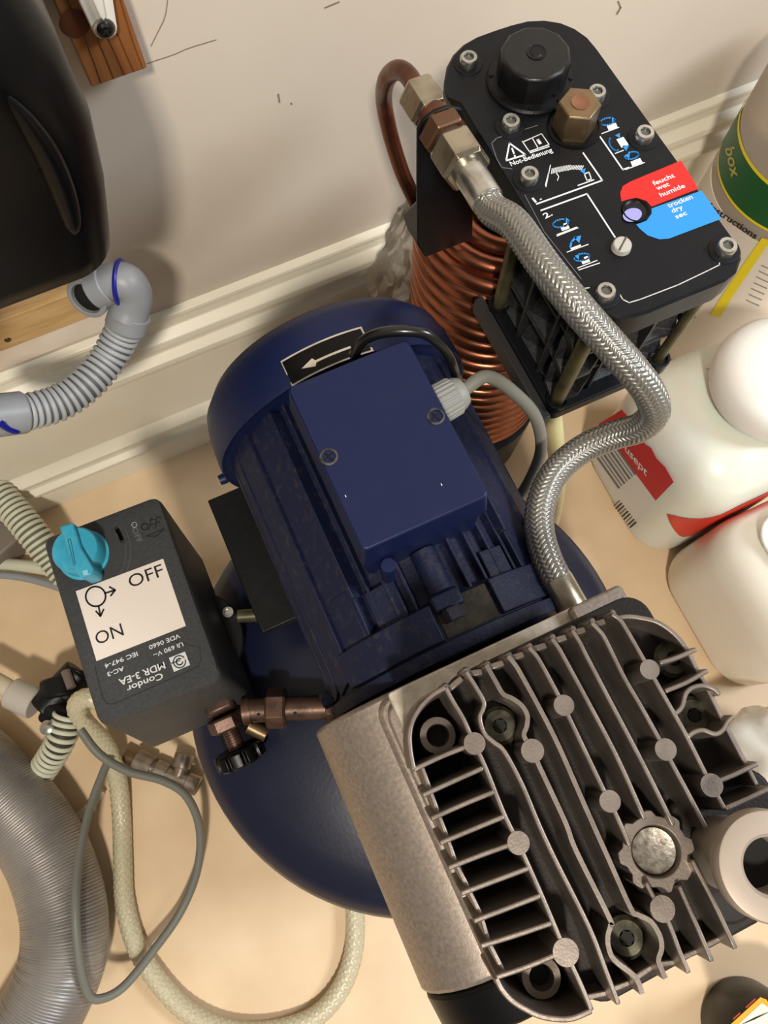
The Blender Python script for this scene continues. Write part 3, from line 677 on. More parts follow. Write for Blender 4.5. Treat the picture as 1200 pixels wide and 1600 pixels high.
def screw_boss(px_, py_, ztop=ZD+.0065, boss=True):
    p = P(px_, py_, ztop)
    if boss: MB().lathe([(.0115, ZD-.001), (.0105, ZD+.0006), (.0085, ZD+.0010)], (p.x, p.y, 0), n=32).build('bolt_boss', black_sat, tp)
    b_ = MB().lathe([(.0066, ZD), (.0066, ztop-.0012), (.0058, ztop), (.0036, ztop), (.0032, ztop-.003), (.0003, ztop-.003)], (p.x, p.y, 0), n=32).build('cap_bolt', steel, tp)
    hx = [(p.x+.0034*math.cos(k*PI/3+.2), p.y+.0034*math.sin(k*PI/3+.2)) for k in range(6)]
    MB().prism(hx, ztop-.0024, ztop-.0016).build('hex_socket', mat('socket_grey', (104, 104, 100), .4, .7), b_)
for a_ in ((733, 88), (799, 187), (828, 270), (934, 141), (1009, 205), (948, 453), (1138, 382)): screw_boss(*a_)
# faceted cap
p = P(838, 82, .684)
kx, ky = p.x, p.y
MB().lathe([(.0318, ZD-.001), (.0318, ZD+.002), (.0305, ZD+.0035), (.026, ZD+.0035)], (kx, ky, 0), n=64).build('cap_flange', blackp, tp)
for k in range(8):
    a = 2*PI*k/8+.3; MB().lathe([(.0018, ZD+.003), (.0014, ZD+.0046)], (kx+.0285*math.cos(a), ky+.0285*math.sin(a), 0), n=10).build('flange_pip', blackp, tp)
rings = []
for z, rr in ((ZD, .0252), (.680, .0252), (.683, .0242), (.684, .0225)):
    rings.append([Vector((kx+rr*math.cos(2*PI*(k+.5)/12+.1), ky+rr*math.sin(2*PI*(k+.5)/12+.1), z)) for k in range(12)])
kn = MB().loft(rings).build('screw_cap', mat('cap_black', (9, 9, 11), .36, 0, (15, 15, 17), 60, .06, 400), tp, bevel=.0008, smooth=True, angle=20)
MB().lathe([(.0070, .6838), (.0068, .6846), (.0062, .6842), (.0045, .6842), (.0038, .6847), (.0005, .6847)], (kx, ky, 0), n=32).build('cap_centre', blackp, kn)
# brass hexagon
p = P(907, 160, .682)
bh = MB().lathe([(.0152, ZD-.001), (.0148, .6808), (.0138, .682)], (p.x, p.y, 0), n=6).build('brass_hex_valve', brass, tp, bevel=.0005, angle=20)
MB().lathe([(.0195, ZD), (.0195, ZD+.0008), (.0175, ZD+.0014), (.0175, ZD+.0005), (.012, ZD+.0005)], (p.x+.001, p.y, 0), n=40).build('valve_seat', black_gl, tp)
MB().lathe([(.0066, .6815), (.0064, .6826), (.0060, .6826), (.0054, .6822), (.0005, .6822)], (p.x, p.y, 0), n=30).build('valve_dimple', mat('brass_dim', (150, 108, 84), .4, .8), bh)
# sight glass
p = P(993, 330, ZD); 
sg = MB().lathe([(.0098, ZD+.0001), (.0092, ZD+.0014), (.0078, ZD+.0010), (.0070, ZD+.0003)], (p.x, p.y, 0), n=40, cap=False).build('sight_glass_rim', black_gl, tp)
MB().lathe([(.0092, ZD+.0004), (.0005, ZD+.00045)], (p.x, p.y, 0), n=40).build('sight_bore', darkhole, sg)
q = P(993, 332, ZD+.0006); lab(flat([arc2((988, 336), 15, 10.5, 0, 360, rot=-12, n=26)[:-1]], ZD+.0009, glassy, sg, 'indicator', .0002), 'pale violet moisture indicator')
# slotted screw
p = P(973, 381, ZD+.004)
ss = MB().lathe([(.0068, ZD-.0005), (.0062, ZD+.0035), (.0055, ZD+.0042), (.0005, ZD+.0045)], (p.x, p.y, 0), n=30).build('slotted_screw', mat('pale_screw', (176, 174, 168), .45), tp)
q = Vector((.8, .6, 0)); MB().tube([p-q*.0058+Vector((0, 0, .0004)), p+q*.0058+Vector((0, 0, .0004))], .0007, 4).build('slot', mat('slot_grey', (90, 86, 80), .6), ss)
# prints on the plate
z1 = ZD+.0002
fieldl = [(772, 210), (832, 190), (945, 152), (962, 160), (1150, 420)]
strokes([[(768, 224), (776, 248), (784, 262), (800, 264)], [(768, 224), (776, 216), (840, 196)]], 1.3, z1, mat('label_edge', (96, 98, 104), .5), tp, 'label_edge')
strokes([[(820, 305), (850, 362), (908, 436)]], 1.1, z1, MATS['label_edge'], tp, 'label_edge')
strokes([[(905, 452), (945, 446)], [(966, 456), (973, 468), (983, 473), (1000, 468), (1060, 445), (1108, 422), (1124, 414), (1124, 404)]], 1.6, z1, mat('label_edge_bright', (190, 192, 194), .5), tp, 'label_edge')
def rot_ln(lines, wd, m=whitepr, name='printed_line'): return strokes(lines, wd, z1, m, tp, name)
rot_ln([[(911, 239), (941, 282), (838, 319)], [(845, 329), (917, 303), (961, 371)], [(930, 203), (973, 265), (983, 262)]], 2.2)
rot_ln([[(791, 250), (796, 224), (821, 242), (791, 251)]], 2.4, name='warning_triangle')
rot_ln([[(800, 232), (803, 240)], [(804, 243), (804.5, 244.5)]], 2.6, name='warning_mark')
rot_ln([[(817, 222), (846, 209), (858, 226), (827, 237), (816, 221)], [(831, 215), (841, 232)], [(828, 239), (858, 229)]], 1.4, name='booklet_symbol')
print_text('i', (842, 226), (847, 224), 10, z1, whitepr, tp)
print_text('Not-Bedienung', (799, 259.5), (864, 237), 8, z1, whitepr, tp)
print_text('1.', (836, 317), (847, 311), 9, z1, whitepr, tp)
print_text('2.', (852, 342), (864, 336), 9, z1, whitepr, tp)
tk = []
for k in range(20):
    a = (862+k*2.45, 267-6.5*math.sin(k/19*1.9)+k*.05); l = 7 if k < 12 else 5
    tk.append([(a[0]-.6, a[1]+l/2+1), (a[0]+.8+k*.12, a[1]-l/2)])
rot_ln(tk, 1.2, name='gauge_ticks')
rot_ln([[(860, 258), (853, 292)], [(857, 270), (852, 290)], [(869, 270), (873, 276), (871, 282)]], 1.3)
flat([[(906, 267), (915, 263), (913, 272)]], z1, bluepr, tp, 'blue_arrow'); rot_ln([[(913, 272), (920, 269), (924, 280), (917, 282), (913, 272)], [(903, 290), (928, 281)]], 1.6, name='device_symbol')
def arrow_loop(c, rx, ry, rotd, a0, a1, hd_):
    strokes([arc2(c, rx, ry, a0, a1, rotd, 16)], 2.2, z1, bluepr, tp, 'blue_arrow'); flat([hd_], z1, bluepr, tp, 'blue_arrow')
def icon_bolt(x, y):
    flat([[(x-7, y-1), (x+5, y-5), (x+7, y), (x-5, y+4)]], z1, whitepr, tp, 'bolt_symbol'); rot_ln([[(x-13, y+10), (x+18, y-2)]], 1.3); flat([[(x-3, y-7), (x+3, y-9), (x+5, y-4), (x-1, y-2)]], z1, whitepr, tp, 'bolt_symbol')
arrow_loop((876, 349), 12, 6, -12, -10, 300, [(884, 340), (890, 345), (884, 349)]); icon_bolt(883, 357)
rot_ln([[(870, 369), (903, 356)]], 1.3)
strokes([[(891, 386), (893, 378), (900, 371)]], 3, z1, bluepr, tp, 'blue_arrow'); flat([[(896, 371), (908, 368), (905, 380)]], z1, bluepr, tp, 'blue_arrow')
flat([[(891, 388), (907, 382), (908, 386), (893, 391)]], z1, whitepr, tp, 'bolt_symbol'); rot_ln([[(886, 394), (919, 382)]], 1.3)
arrow_loop((909, 402), 12, 5.5, -12, 190, -110, [(898, 400), (905, 397), (904, 406)]); icon_bolt(915, 409)
rot_ln([[(904, 422), (937, 411)]], 1.3)
arrow_loop((949, 190), 11, 5.5, -12, -10, 300, [(956, 183), (962, 187), (956, 191)])
flat([[(948, 197), (962, 192), (965, 199), (951, 204)]], z1, whitepr, tp, 'battery_symbol'); rot_ln([[(940, 209), (967, 199)]], 1.3)
strokes([arc2((960, 225), 7, 11, 90, 260, -30, 12)], 2.4, z1, bluepr, tp, 'blue_arrow'); flat([[(961, 212), (968, 208), (969, 216)]], z1, bluepr, tp, 'blue_arrow'); flat([[(972, 228), (983, 227), (978, 236)]], z1, bluepr, tp, 'blue_arrow')
flat([[(963, 218), (974, 214), (982, 226), (971, 231)]], z1, whitepr, tp, 'battery_symbol'); rot_ln([[(961, 240), (974, 235)]], 1.3)
arrow_loop((987, 243), 11, 5.5, -12, 190, -110, [(976, 243), (984, 239), (983, 248)])
flat([[(985, 253), (1000, 247), (1004, 254), (988, 260)]], z1, whitepr, tp, 'battery_symbol'); rot_ln([[(978, 265), (1007, 254)]], 1.3)
lab(flat([[(985, 284), (1064, 251), (1091, 295), (1018, 323), (1010, 314), (994, 309), (980, 312), (971, 315), (969, 302), (973, 291)]], z1, red, tp, 'red_field'), 'red printed field')
lab(flat([[(1018, 326), (1096, 298), (1127, 342), (1045, 373), (1030, 374), (1012, 368), (1000, 358), (994, 351), (1010, 345), (1018, 334)]], z1, bluepr, tp, 'blue_field'), 'blue printed field')
z1 += .0002
for s_, a_, b_ in (('feucht', (1022, 290), (1055, 276.5)), ('wet', (1027, 297.5), (1047, 290)), ('humide', (1033, 308), (1071, 292.5)), ('trocken', (1045, 325), (1083, 310)), ('dry', (1051, 333), (1068, 326)), ('sec', (1057, 342), (1074, 335))):
    print_text(s_, a_, b_, 7.5, z1, whitepr, tp)
# body below: cartridge with open grid, rods, flanges
BX0, BX1, BY0, BY1 = .240, .346, .186, .296
ZF = .505
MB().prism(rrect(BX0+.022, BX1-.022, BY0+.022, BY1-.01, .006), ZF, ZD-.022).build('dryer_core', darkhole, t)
MB().prism(rrect(BX0-.004, BX1+.006, BY0-.004, BY1, .008), ZF-.004, ZF+.010).build('bottom_flange', black_sat, t, bevel=.0015)
gm = mat('grid_black', (30, 31, 33), .45, 0, (44, 45, 48), 300, .3, 900)
def slab(o, e, d, l, th, dep):  # o origin, e direction, d depth dir
    n = e.cross(d).normalized()*th/2
    return [[o-n, o+n, o+n+d*dep, o-n+d*dep], [o-n+e*l, o+n+e*l, o+n+e*l+d*dep, o-n+e*l+d*dep]]
# facing ribs on the -Y side and the -X side (each rib a part)
for k in range(1, 3):
    z = ZF+.010+(ZD-.024-ZF-.010)*k/3
    MB().prism(rrect(BX0+.004, BX1-.004, BY0+.006, BY1-.01, .002), z-.0012, z+.0012).build('grid_shelf', gm, t)
for k in range(1, 3):
    x = BX0+(BX1-BX0)*k/3; MB().box(x-.0012, x+.0012, BY0+.005, BY0+.03, ZF+.01, ZD-.024).build('grid_rib', gm, t)
for k in range(1, 3):
    y = BY0+(BY1-BY0)*k/3; MB().box(BX0+.003, BX0+.028, y-.0012, y+.0012, ZF+.01, ZD-.024).build('grid_rib', gm, t)
# slanting facets in the pockets
for i in range(3):
    for j in range(3):
        if (i+j) % 2 and j == 2: continue
        x = BX0+(BX1-BX0)*i/3+.002; z = ZF+.012+(ZD-.036-ZF)*j/3; dx_ = (BX1-BX0)/3-.004; dz_ = (ZD-.034-ZF)/3-.004
        MB().loft([[Vector((x, BY0+.008, z)), Vector((x+dx_, BY0+.008, z)), Vector((x+dx_, BY0+.022, z+dz_)), Vector((x, BY0+.022, z+dz_*.2))],
                   [Vector((x, BY0+.024, z)), Vector((x+dx_, BY0+.024, z)), Vector((x+dx_, BY0+.025, z+dz_)), Vector((x, BY0+.025, z+dz_))]]).build('grid_facet', gm, t, smooth=False)
for i in range(3):
    for j in range(3):
        if (i+j) % 2 and j == 2: continue
        y = BY0+(BY1-BY0)*i/3+.002; z = ZF+.012+(ZD-.036-ZF)*j/3; dy_ = (BY1-BY0)/3-.004; dz_ = (ZD-.034-ZF)/3-.004
        MB().loft([[Vector((BX0+.006, y, z)), Vector((BX0+.006, y+dy_, z)), Vector((BX0+.021, y+dy_, z+dz_)), Vector((BX0+.021, y, z+dz_*.2))],
                   [Vector((BX0+.023, y, z)), Vector((BX0+.023, y+dy_, z)), Vector((BX0+.025, y+dy_, z+dz_)), Vector((BX0+.025, y, z+dz_))]]).build('grid_facet', gm, t, smooth=False)
for x, y in ((BX0+.006, BY0+.006), (BX1-.004, BY0+.004), (BX0+.004, BY1-.003)):
    MB().cyl((x, y, ZF+.008), (x, y, ZD-.022), .0058 if x < .3 else .0042, n=20).build('tie_rod', olive, t)
    MB().lathe([(.0095, ZF), (.0095, ZF+.014), (.0075, ZF+.014), (.0065, ZF+.011)], (x, y, 0), n=24).build('rod_socket', blackp, t)
MB().cyl((BX1+.002, BY0+.012, ZF+.06), (BX1+.012, BY0+.012, ZF+.06), .005, n=16).build('side_knob', blackp, t)
# slanted rail at the left foot of the dryer
r0, r1 = P(752, 472, ZF+.006), P(862, 664, ZF+.006)
MB().box(BX0-.012, BX0-.004, BY0-.004, r0.y+.004, ZF-.012, ZF+.008).build('side_rail', mat('rail_grey', (44, 44, 46), .5), t, bevel=.001)
# upright bracket that carries the bulkhead fitting
f0 = P(650, 140, .675); f1 = P(746, 290, .685); BY = f0.lerp(f1, .385).y; print('BY', BY, (f1-f0).length)
MB().loft([[Vector((x, y, z)) for x, z in [(PY(a, b_, BY).x, PY(a, b_, BY).z) for a, b_ in ((653, 205), (663, 188), (680, 175), (700, 168), (722, 172), (742, 240), (738, 374), (665, 402), (652, 378))]] for y in (BY, BY+.003)]).build('fitting_bracket', black_sat, t, bevel=.0006)
fo = [PY(652, 316, BY), PY(630, 337, BY+.02), PY(637, 358, BY+.02), PY(664, 401, BY+.002), PY(652, 382, BY)]
MB().loft([fo, [p+Vector((.0015, .002, 0)) for p in fo]]).build('bracket_flap', mat('flap_grey', (44, 46, 50), .5), t)
dryer = t

# ================================================================ copper coil and feed pipe
CX, CY, CRr = .302, .378, .080
t = thing('copper_cooling_coil', 'coiled copper tube standing upright between the blue motor and the dryer', 'copper coil', (CX, CY, 0))
pitch = .0205; n0 = 18
pts = []
for k in range(n0*64+1):
    a = 2*PI*k/64; pts.append(Vector((CX+CRr*math.cos(a), CY+CRr*math.sin(a), .145+pitch*k/64)))
pe = pts[-1]
pts += [Vector((CX+(CRr-.021*k/40)*math.cos(2*PI*k/40), CY+(CRr-.021*k/40)*math.sin(2*PI*k/40), pe.z)) for k in range(1, 100)]
MB().tube(pts, .0098, 16).build('winding', copper, t)
lab(MB().lathe([(.07, .0), (.088, .02), (.092, .12), (.092, .133), (.05, .134)], (CX, CY, 0), n=48).build('coil_base', blackp, t), 'black base')
t = thing('copper_feed_pipe', 'bent copper pipe looping up to the bulkhead nut behind the dryer bracket', 'copper pipe', (.2, .45, .33))
pp = [P(676, 410, .44), P(668, 365, .47), P(650, 318, .50), P(628, 268, .53), P(610, 210, .565), P(600, 160, .60), P(603, 127, .640), P(618, 110, .662), P(636, 116, .672), P(655, 146, .675)]
MB().tube(cr(pp, 8), .0068, 20).build('pipe', copper_d, t)
n1 = P(668, 172, .643)
fd = (P(742, 285, .655)-n1); fd = Vector((fd.x, fd.y, fd.z)); 
L = lambda s: f0.lerp(f1, s)
MB().hexnut(L(.03), L(.30), .0155).build('compression_nut', nickel, t, bevel=.0004, angle=20)
MB().cyl(L(.28), L(.40), .0125, n=28).build('fitting_neck', copper_d, t)
MB().hexnut(L(.42), L(.56), .0168).build('bulkhead_nut', mat('brown_brass', (112, 84, 66), .36, .8), t, bevel=.0004, angle=20)
MB().cyl(L(.54), L(.62), .0125, n=28).build('thread', bronze, t)

# ================================================================ braided hose
t = thing('braided_hose', 'braided stainless hose running from the dryer fitting to the finned pump head', 'braided hose', (.25, .25, .66))
MB().hexnut(L(.60), L(.86), .0172).build('swivel_nut', nickel, t, bevel=.0004, angle=20)
hdir = (L(1)-L(0)).normalized()
MB().lathe([(.0104, 0), (.0108, .004), (.0108, .030), (.0102, .031)], L(.84), hdir, 32).build('ferrule', steel, t)
h0 = L(.84)+hdir*.027
hp = [h0, h0+hdir*.012, P(805, 352, .697), P(850, 415, .702), P(900, 478, .700), P(950, 535, .690), P(990, 580, .678), P(1015, 615, .662), P(1022, 645, .645), P(1000, 668, .628), P(960, 680, .614), P(910, 702, .604), P(868, 738, .600), P(846, 785, .600), P(843, 830, .602), P(855, 875, .606), P(872, 910, .609)]
hpts, HL = resample(cr(hp, 12), .0005)
NC = 14; pb = .0245
def braid_h(u, s):
    p = NC*u+s/pb*NC/2*1.0; q = NC*u-s/pb*NC/2*1.0
    i, j = math.floor(p), math.floor(q); over = ((i+j) % 4) < 2
    fr = (q-j) if over else (p-i)
    al = (p-i) if over else (q-j)
    a = 1-abs(2*fr-1)**3; al = (((i+j) % 4) % 2+al)/2
    return a*(.7+.3*math.sin(PI*al))
HR = .0092
mbh = MB(); nn_ = 140
tt = [(hpts[min(i+1, len(hpts)-1)]-hpts[max(i-1, 0)]).normalized() for i in range(len(hpts))]
u, w_, _ = basis(tt[0]); t0 = tt[0]; rings = []
for i, p in enumerate(hpts):
    q = t0.rotation_difference(tt[i]); u = (q @ u).normalized(); w_ = tt[i].cross(u); t0 = tt[i]; s = i*HL/(len(hpts)-1)
    rings.append([p+(u*math.cos(2*PI*k/nn_)+w_*math.sin(2*PI*k/nn_))*(HR+.0010*braid_h(k/nn_, s)) for k in range(nn_)])
lab(mbh.loft(rings).build('braid', braid, t, angle=80), 'woven steel braid')
e1 = hpts[-1]; ed = tt[-1]
MB().lathe([(.0098, 0), (.0104, .002), (.0108, .036), (.0100, .038)], e1-ed*.004, (P(901, 962, .606)-e1), 32).build('end_ferrule', nickel, t)

# yellowed tube and clear sheet behind
tag(MB().tube(cr([P(862, 640, .49), P(868, 690, .44), P(872, 740, .36), P(868, 790, .25), P(862, 820, .12)], 6), .0085, 18).build('yellowed_tube', yellowt), 'yellowed translucent tube hanging straight down below the dryer', 'tube')
mb = MB(); rings = []; rr = random.Random(7)
for i in range(22):
    s = i/21; c = PY(640+(612-640)*s, 320+165*s, .50); ring_ = []
    for k in range(28):
        a = 2*PI*k/28; r_ = (.010+.022*min(1, s*1.6))*(1+.28*math.sin(a*5+i*.5)+.15*math.sin(a*9-i)); ring_.append(c+Vector((r_*math.cos(a)*1.0, r_*.55*math.sin(a), 0)))
    rings.append(ring_)
tag(mb.loft(rings).build('plastic_sheet', frost, smooth=True, angle=60), 'crumpled clear plastic bag hanging between wall and copper coil', 'plastic bag')
# ================================================================ right side: containers
def jerry(name, label, x0, x1, y0, y1, h, m, loc, capm, r=.03, cat='jerrycan'):
    t = thing(name, label, cat, loc)
    rings = []
    for z, ins in ((0, .012), (.004, .005), (.012, .001), (.02, 0), (h*.72, 0), (h*.82, .003), (h*.90, .012), (h*.95, .026), (h*.985, .042), (h, .056)):
        rings.append([Vector((x, y, z)) for x, y in rrect(x0+ins, x1-ins, y0+ins, y1-ins, max(.012, r-ins*.2), 8)])
    b_ = MB().loft(rings).build('body', m, t, angle=60)
    return t, b_
# red-labelled jerrycan
JX0 = .455
t, _b = jerry('jerrycan', 'translucent jerrycan with red and white label, on the floor right of the dryer', JX0, .64, .078, .282, .262, natural, (.545, .20, 0), None, .05)
fy = .12
pX = lambda px, py: (lambda d: Vector((JX0-.0005, d.y*(JX0-.0005)/d.x, H+d.z*(JX0-.0005)/d.x)))(ray(px, py))
def wall_label(ps, m, name, lb=None, dx=0):
    a = [pX(*p)-Vector((dx, 0, 0)) for p in ps]
    o = MB().loft([a, [p-Vector((.0003, 0, 0)) for p in a]]).build(name, m, t, smooth=False)
    if lb: lab(o, lb)
    return o
wall_label([(912, 694), (940, 662), (1026, 781), (985, 820)], mat('paper_label', (232, 228, 222), .6), 'label_paper', 'white paper label')
wall_label([(936, 662), (972, 640), (985, 655), (992, 668), (1000, 676), (1008, 694), (1018, 700), (1026, 716), (1040, 730), (1053, 753), (1025, 782)], redl, 'label_band', 'torn red label band', .0004)
pl = lambda px, py: pX(px, py)-Vector((.0009, 0, 0))
print_text('usept', (977, 703), (1011, 744), 15, 0, whitepr, t, plane=pl)
for k in range(7):
    a = (924+k*4.2, 700-k*3.6); 
    strokes([[(a[0], a[1]), (a[0]+44, a[1]+62)]], 1.6 if k % 2 else 3.2, 0, greyink, t, 'label_text_line', plane=pl)
for k in range(9):
    a = (969+k*3.2, 782+k*4.2)
    strokes([[(a[0], a[1]), (a[0]-9, a[1]+8)]], 2.2 if k % 3 else 1.2, 0, blackpr, t, 'bar_mark', plane=pl)
# orange-red label on the near face
pY = lambda px, py: PY(px, py, .118-.0006)
def fl_y(ps, m, name, lb):
    a = [Vector((x, .118-.0006, z)) for x, z in ps]; o = MB().loft([a, [p-Vector((0, .0003, 0)) for p in a]]).build(name, m, t, smooth=False); lab(o, lb)
rg = []; e_ = .0006
path = [(.505-(.05+e_)*math.cos(math.radians(a)), .128-(.05+e_)*math.sin(math.radians(a))) for a in range(18, 91, 6)]+[(x, .078-e_) for x in (.52, .535, .55, .565, .58)]
for k, (x, y) in enumerate(path):
    s_ = k/(len(path)-1); zt_ = .141+.055*min(1, s_*1.3)**.8; zb_ = .140-.052*min(1, s_*2.2)
    rg.append([Vector((x, y, zb_)), Vector((x, y, zt_)), Vector((x, y-.0004, zt_)), Vector((x, y-.0004, zb_))])
lab(MB().loft(rg).build('front_label', mat('orange_label', (214, 62, 44), .45), t), 'orange-red label wrapping the near corner')
# big white jug in front
t, _b = jerry('jerrycan', 'large plain cream-white plastic jug standing on the floor at the right edge', .462, .66, -.14, .072, .215, mat('cream_jug', (238, 233, 222), .36, 0, (233, 227, 214), 8, sss=.4), (.56, -.03, 0), None, .055)
lab(MB().loft([[Vector((x, y, z)) for x, y in rrect(.505, .64, -.10, .05, .03)] for z in (.213, .219)]).build('lit_shoulder', whitep, t, bevel=.002), 'shoulder coloured whiter for the light on top')  # slab of whiter plastic colours in the light on the jug's top

# white round canister
t = thing('white_canister', 'plain white round-shouldered plastic canister resting on top of the red-labelled jerrycan', 'canister', (.60, .22, 0))
p = P(1222, 588, .30)
MB().lathe([(.058, .263), (.068, .266), (.0745, .276), (.077, .290), (.075, .303), (.068, .314), (.055, .322), (.035, .327), (.001, .329)], (p.x, p.y, 0), n=64).build('body', whitep, t)

# tall tub with green band
d_, a_ = .953*.89, math.radians(28)
zb_ = .12; bc = Vector((.742, .402, 0)); br = .098
t = thing('wipes_tub', 'tall white tub with dark green band and yellow stripe, behind the dryer', 'tub', (bc.x, bc.y, 0))
MB().lathe([(br-.004, .0), (br, .004), (br, .30)], bc, n=96).build('wall', mat('tub_white', (222, 214, 204), .4), t)
MB().lathe([(br-.001, .30), (br-.001, .46), (br-.006, .475), (br-.03, .482), (.001, .483)], bc, n=96).build('clear_hood', mat('tub_clear', (196, 184, 170), .25, trans=.35, ior=1.3), t)
def tub_pt(px_, py_, e=.0004):
    d = ray(px_, py_); o = Vector((0, 0, H)); R_ = br+e
    A = d.x**2+d.y**2; B = -2*(d.x*bc.x+d.y*bc.y); Cc = bc.x**2+bc.y**2-R_**2; D = B*B-4*A*Cc
    s = (-B-math.sqrt(max(0, D)))/(2*A); return o+d*s
def band(z0, z1, m, name, e, lb, a0=120, a1=300):
    rg = []
    for k in range(61):
        a = math.radians(a0+(a1-a0)*k/60); q = Vector((math.cos(a), math.sin(a), 0))
        rg.append([bc+q*(br+e-.0003)+Vector((0, 0, z0)), bc+q*(br+e)+Vector((0, 0, z0)), bc+q*(br+e)+Vector((0, 0, z1)), bc+q*(br+e-.0003)+Vector((0, 0, z1))])
    lab(MB().loft(rg).build(name, m, t), lb)
zA = tub_pt(1160, 215).z; zB_ = tub_pt(1170, 330).z
ztop = tub_pt(1165, 240).z; zbot = tub_pt(1145, 320).z
band(zbot, ztop, yellow, 'yellow_edge', .0003, 'yellow band edging'); band(zbot+.004, ztop-.004, green, 'green_band', .0006, 'dark green band')
tp_ = lambda x, y: tub_pt(x, y, .001)
print_text('box', (1133, 232), (1143, 278), 15, 0, gold, t, plane=tp_, curved=True)
print_text('Instructions', (1106, 325), (1180, 374), 10, 0, blackpr, t, plane=tp_, curved=True)
lab(flat([[(1190, 372), (1204, 376), (1150, 455), (1125, 496), (1109, 492), (1140, 444)]], 0, yellow, t, 'yellow_stripe', .0003, plane=tp_), 'yellow stripe')
for k in range(7):
    strokes([[(1190-k*4, 415+k*9), (1210-k*4, 424+k*9)]], 1.5, 0, greyink, t, 'label_text_line', plane=tp_)
# ---- white crumpled bag
t = None
mb = MB(); rg = []; rr = random.Random(11); c = P(1215, 1190, .10)
for i in range(20):
    tt_ = PI*(i+.5)/20; ring_ = []
    for k in range(40):
        a = 2*PI*k/40; r_ = .075*(1+.10*math.sin(3*a+i*.7)+.07*math.sin(7*a-i*1.1)+.05*math.sin(11*a+i*.5)*math.sin(i))
        ring_.append(c+Vector((r_*math.sin(tt_)*math.cos(a), r_*.9*math.sin(tt_)*math.sin(a), -.09*math.cos(tt_)-.008)))
    rg.append(ring_)
tag(mb.loft(rg).build('white_bag', mat('white_film', (236, 236, 230), .2, 0, sss=.2), angle=70), 'crumpled glossy white plastic bag on the floor behind the pump head, at the right edge', 'bag')
# ---- black canister with yellow label
p = P(1236, 1656, .12)
t = thing('round_canister', 'round black canister with yellow and white label, in the lower right corner', 'canister', (p.x, p.y, 0))
MB().lathe([(.050, .0), (.052, .004), (.052, .112), (.047, .12), (.040, .121), (.001, .121)], (p.x, p.y, 0), n=64).build('tin', black_gl, t)
q = lambda x, y: P(x, y, .1225)
lab(flat([[(1142, 1600), (1188, 1558), (1198, 1562), (1240, 1640), (1160, 1660)]], 0, mat('amber_label', (216, 166, 36), .5), t, 'label_border', .0003, plane=q), 'amber label border')
lab(flat([[(1154, 1600), (1190, 1567), (1240, 1600), (1220, 1660), (1165, 1650)]], 0, mat('pale_label', (224, 218, 206), .5), t, 'label_field', .0003, plane=lambda x, y: P(x, y, .1230)), 'pale label field')
for k in range(6):
    strokes([[(1160+k*4, 1600-k*2), (1180+k*4, 1588-k*2+4)]], 1.2, 0, greyink, t, 'label_text_line', plane=lambda x, y: P(x, y, .1237))
strokes([[(1146, 1592), (1156, 1583)], [(1166, 1574), (1180, 1561)]], 2.5, 0, mat('label_red', (170, 40, 20), .5), t, 'label_mark', plane=lambda x, y: P(x, y, .1237))

# ================================================================ left floor: ducts, hoses, fittings
dp = [P(-90, 1150, .055), P(-30, 1205, .055), P(25, 1262, .055), P(68, 1325, .055), P(93, 1390, .055), P(102, 1450, .055), P(95, 1510, .055), P(70, 1570, .055), P(30, 1640, .055), P(-10, 1700, .055)]
tag(MB().tube(cr(dp, 10), .05, 56, step=.0008, rf=lambda s, i: .0500+.0005*math.sin(2*PI*s/.0032)).build('aluminium_duct', mat('duct_aluminium', (168, 165, 162), .42, .6, (142, 139, 138), 14)), 'wide ribbed aluminium duct curving across the lower left floor', 'duct')
gap = mat('hose_gap_green', (96, 98, 82), .6)
hp = [P(-30, 742, .11), P(15, 790, .10), P(55, 838, .09), P(95, 888, .07), P(145, 935, .05), P(200, 975, .04)]
rings_hose('corrugated_hose', hp, .0215, .0078, creamh, gap, 'cream corrugated hose coming in at the left edge behind the switch box', 'hose')
hp = [P(106, 1118, .088), P(94, 1158, .078), P(72, 1195, .055), P(55, 1218, .045)]
rings_hose('corrugated_hose', hp, .0190, .0090, creamh, mat('hose_gap_dark', (50, 50, 42), .6), 'short cream corrugated hose with dark gaps, below the black hose tee at lower left', 'hose')
# black tee assembly
t = thing('hose_tee', 'black plastic hose tee with grey and white couplings, left below the switch box', 'hose fitting', (-.33, .05, 0))
A = lambda x, y, z=.075: P(x, y, z)
MB().tube([A(68, 1110), A(125, 1050)], .022, 24).build('tee_body', blackp, t, bevel=.002)
MB().tube([A(95, 1060), A(98, 1092)], .026, 24).build('tee_cap', blackp, t, bevel=.003)
MB().tube([A(122, 1045), A(100, 1092)], .019, 24).build('tee_branch', blackp, t, bevel=.002)
MB().tube([A(80, 1105), A(105, 1128)], .021, 24).build('tee_outlet', blackp, t, bevel=.002)
MB().tube([A(18, 1082), A(56, 1100)], .0205, 28).build('white_coupling', mat('grey_coupling', (190, 184, 176), .5), t, bevel=.002)
MB().tube([A(-30, 1052), A(28, 1085)], .0125, 20).build('white_pipe', cream, t)
MB().lathe([(.009, 0), (.009, .006), (.006, .008)], A(76, 1137, .095), n=20).build('clamp_screw', steel, t)
MB().tube([A(102, 1048, .10), A(112, 1075, .10)], .006, 12).build('clear_tap', mat('clear_grey', (112, 100, 94), .3), t)
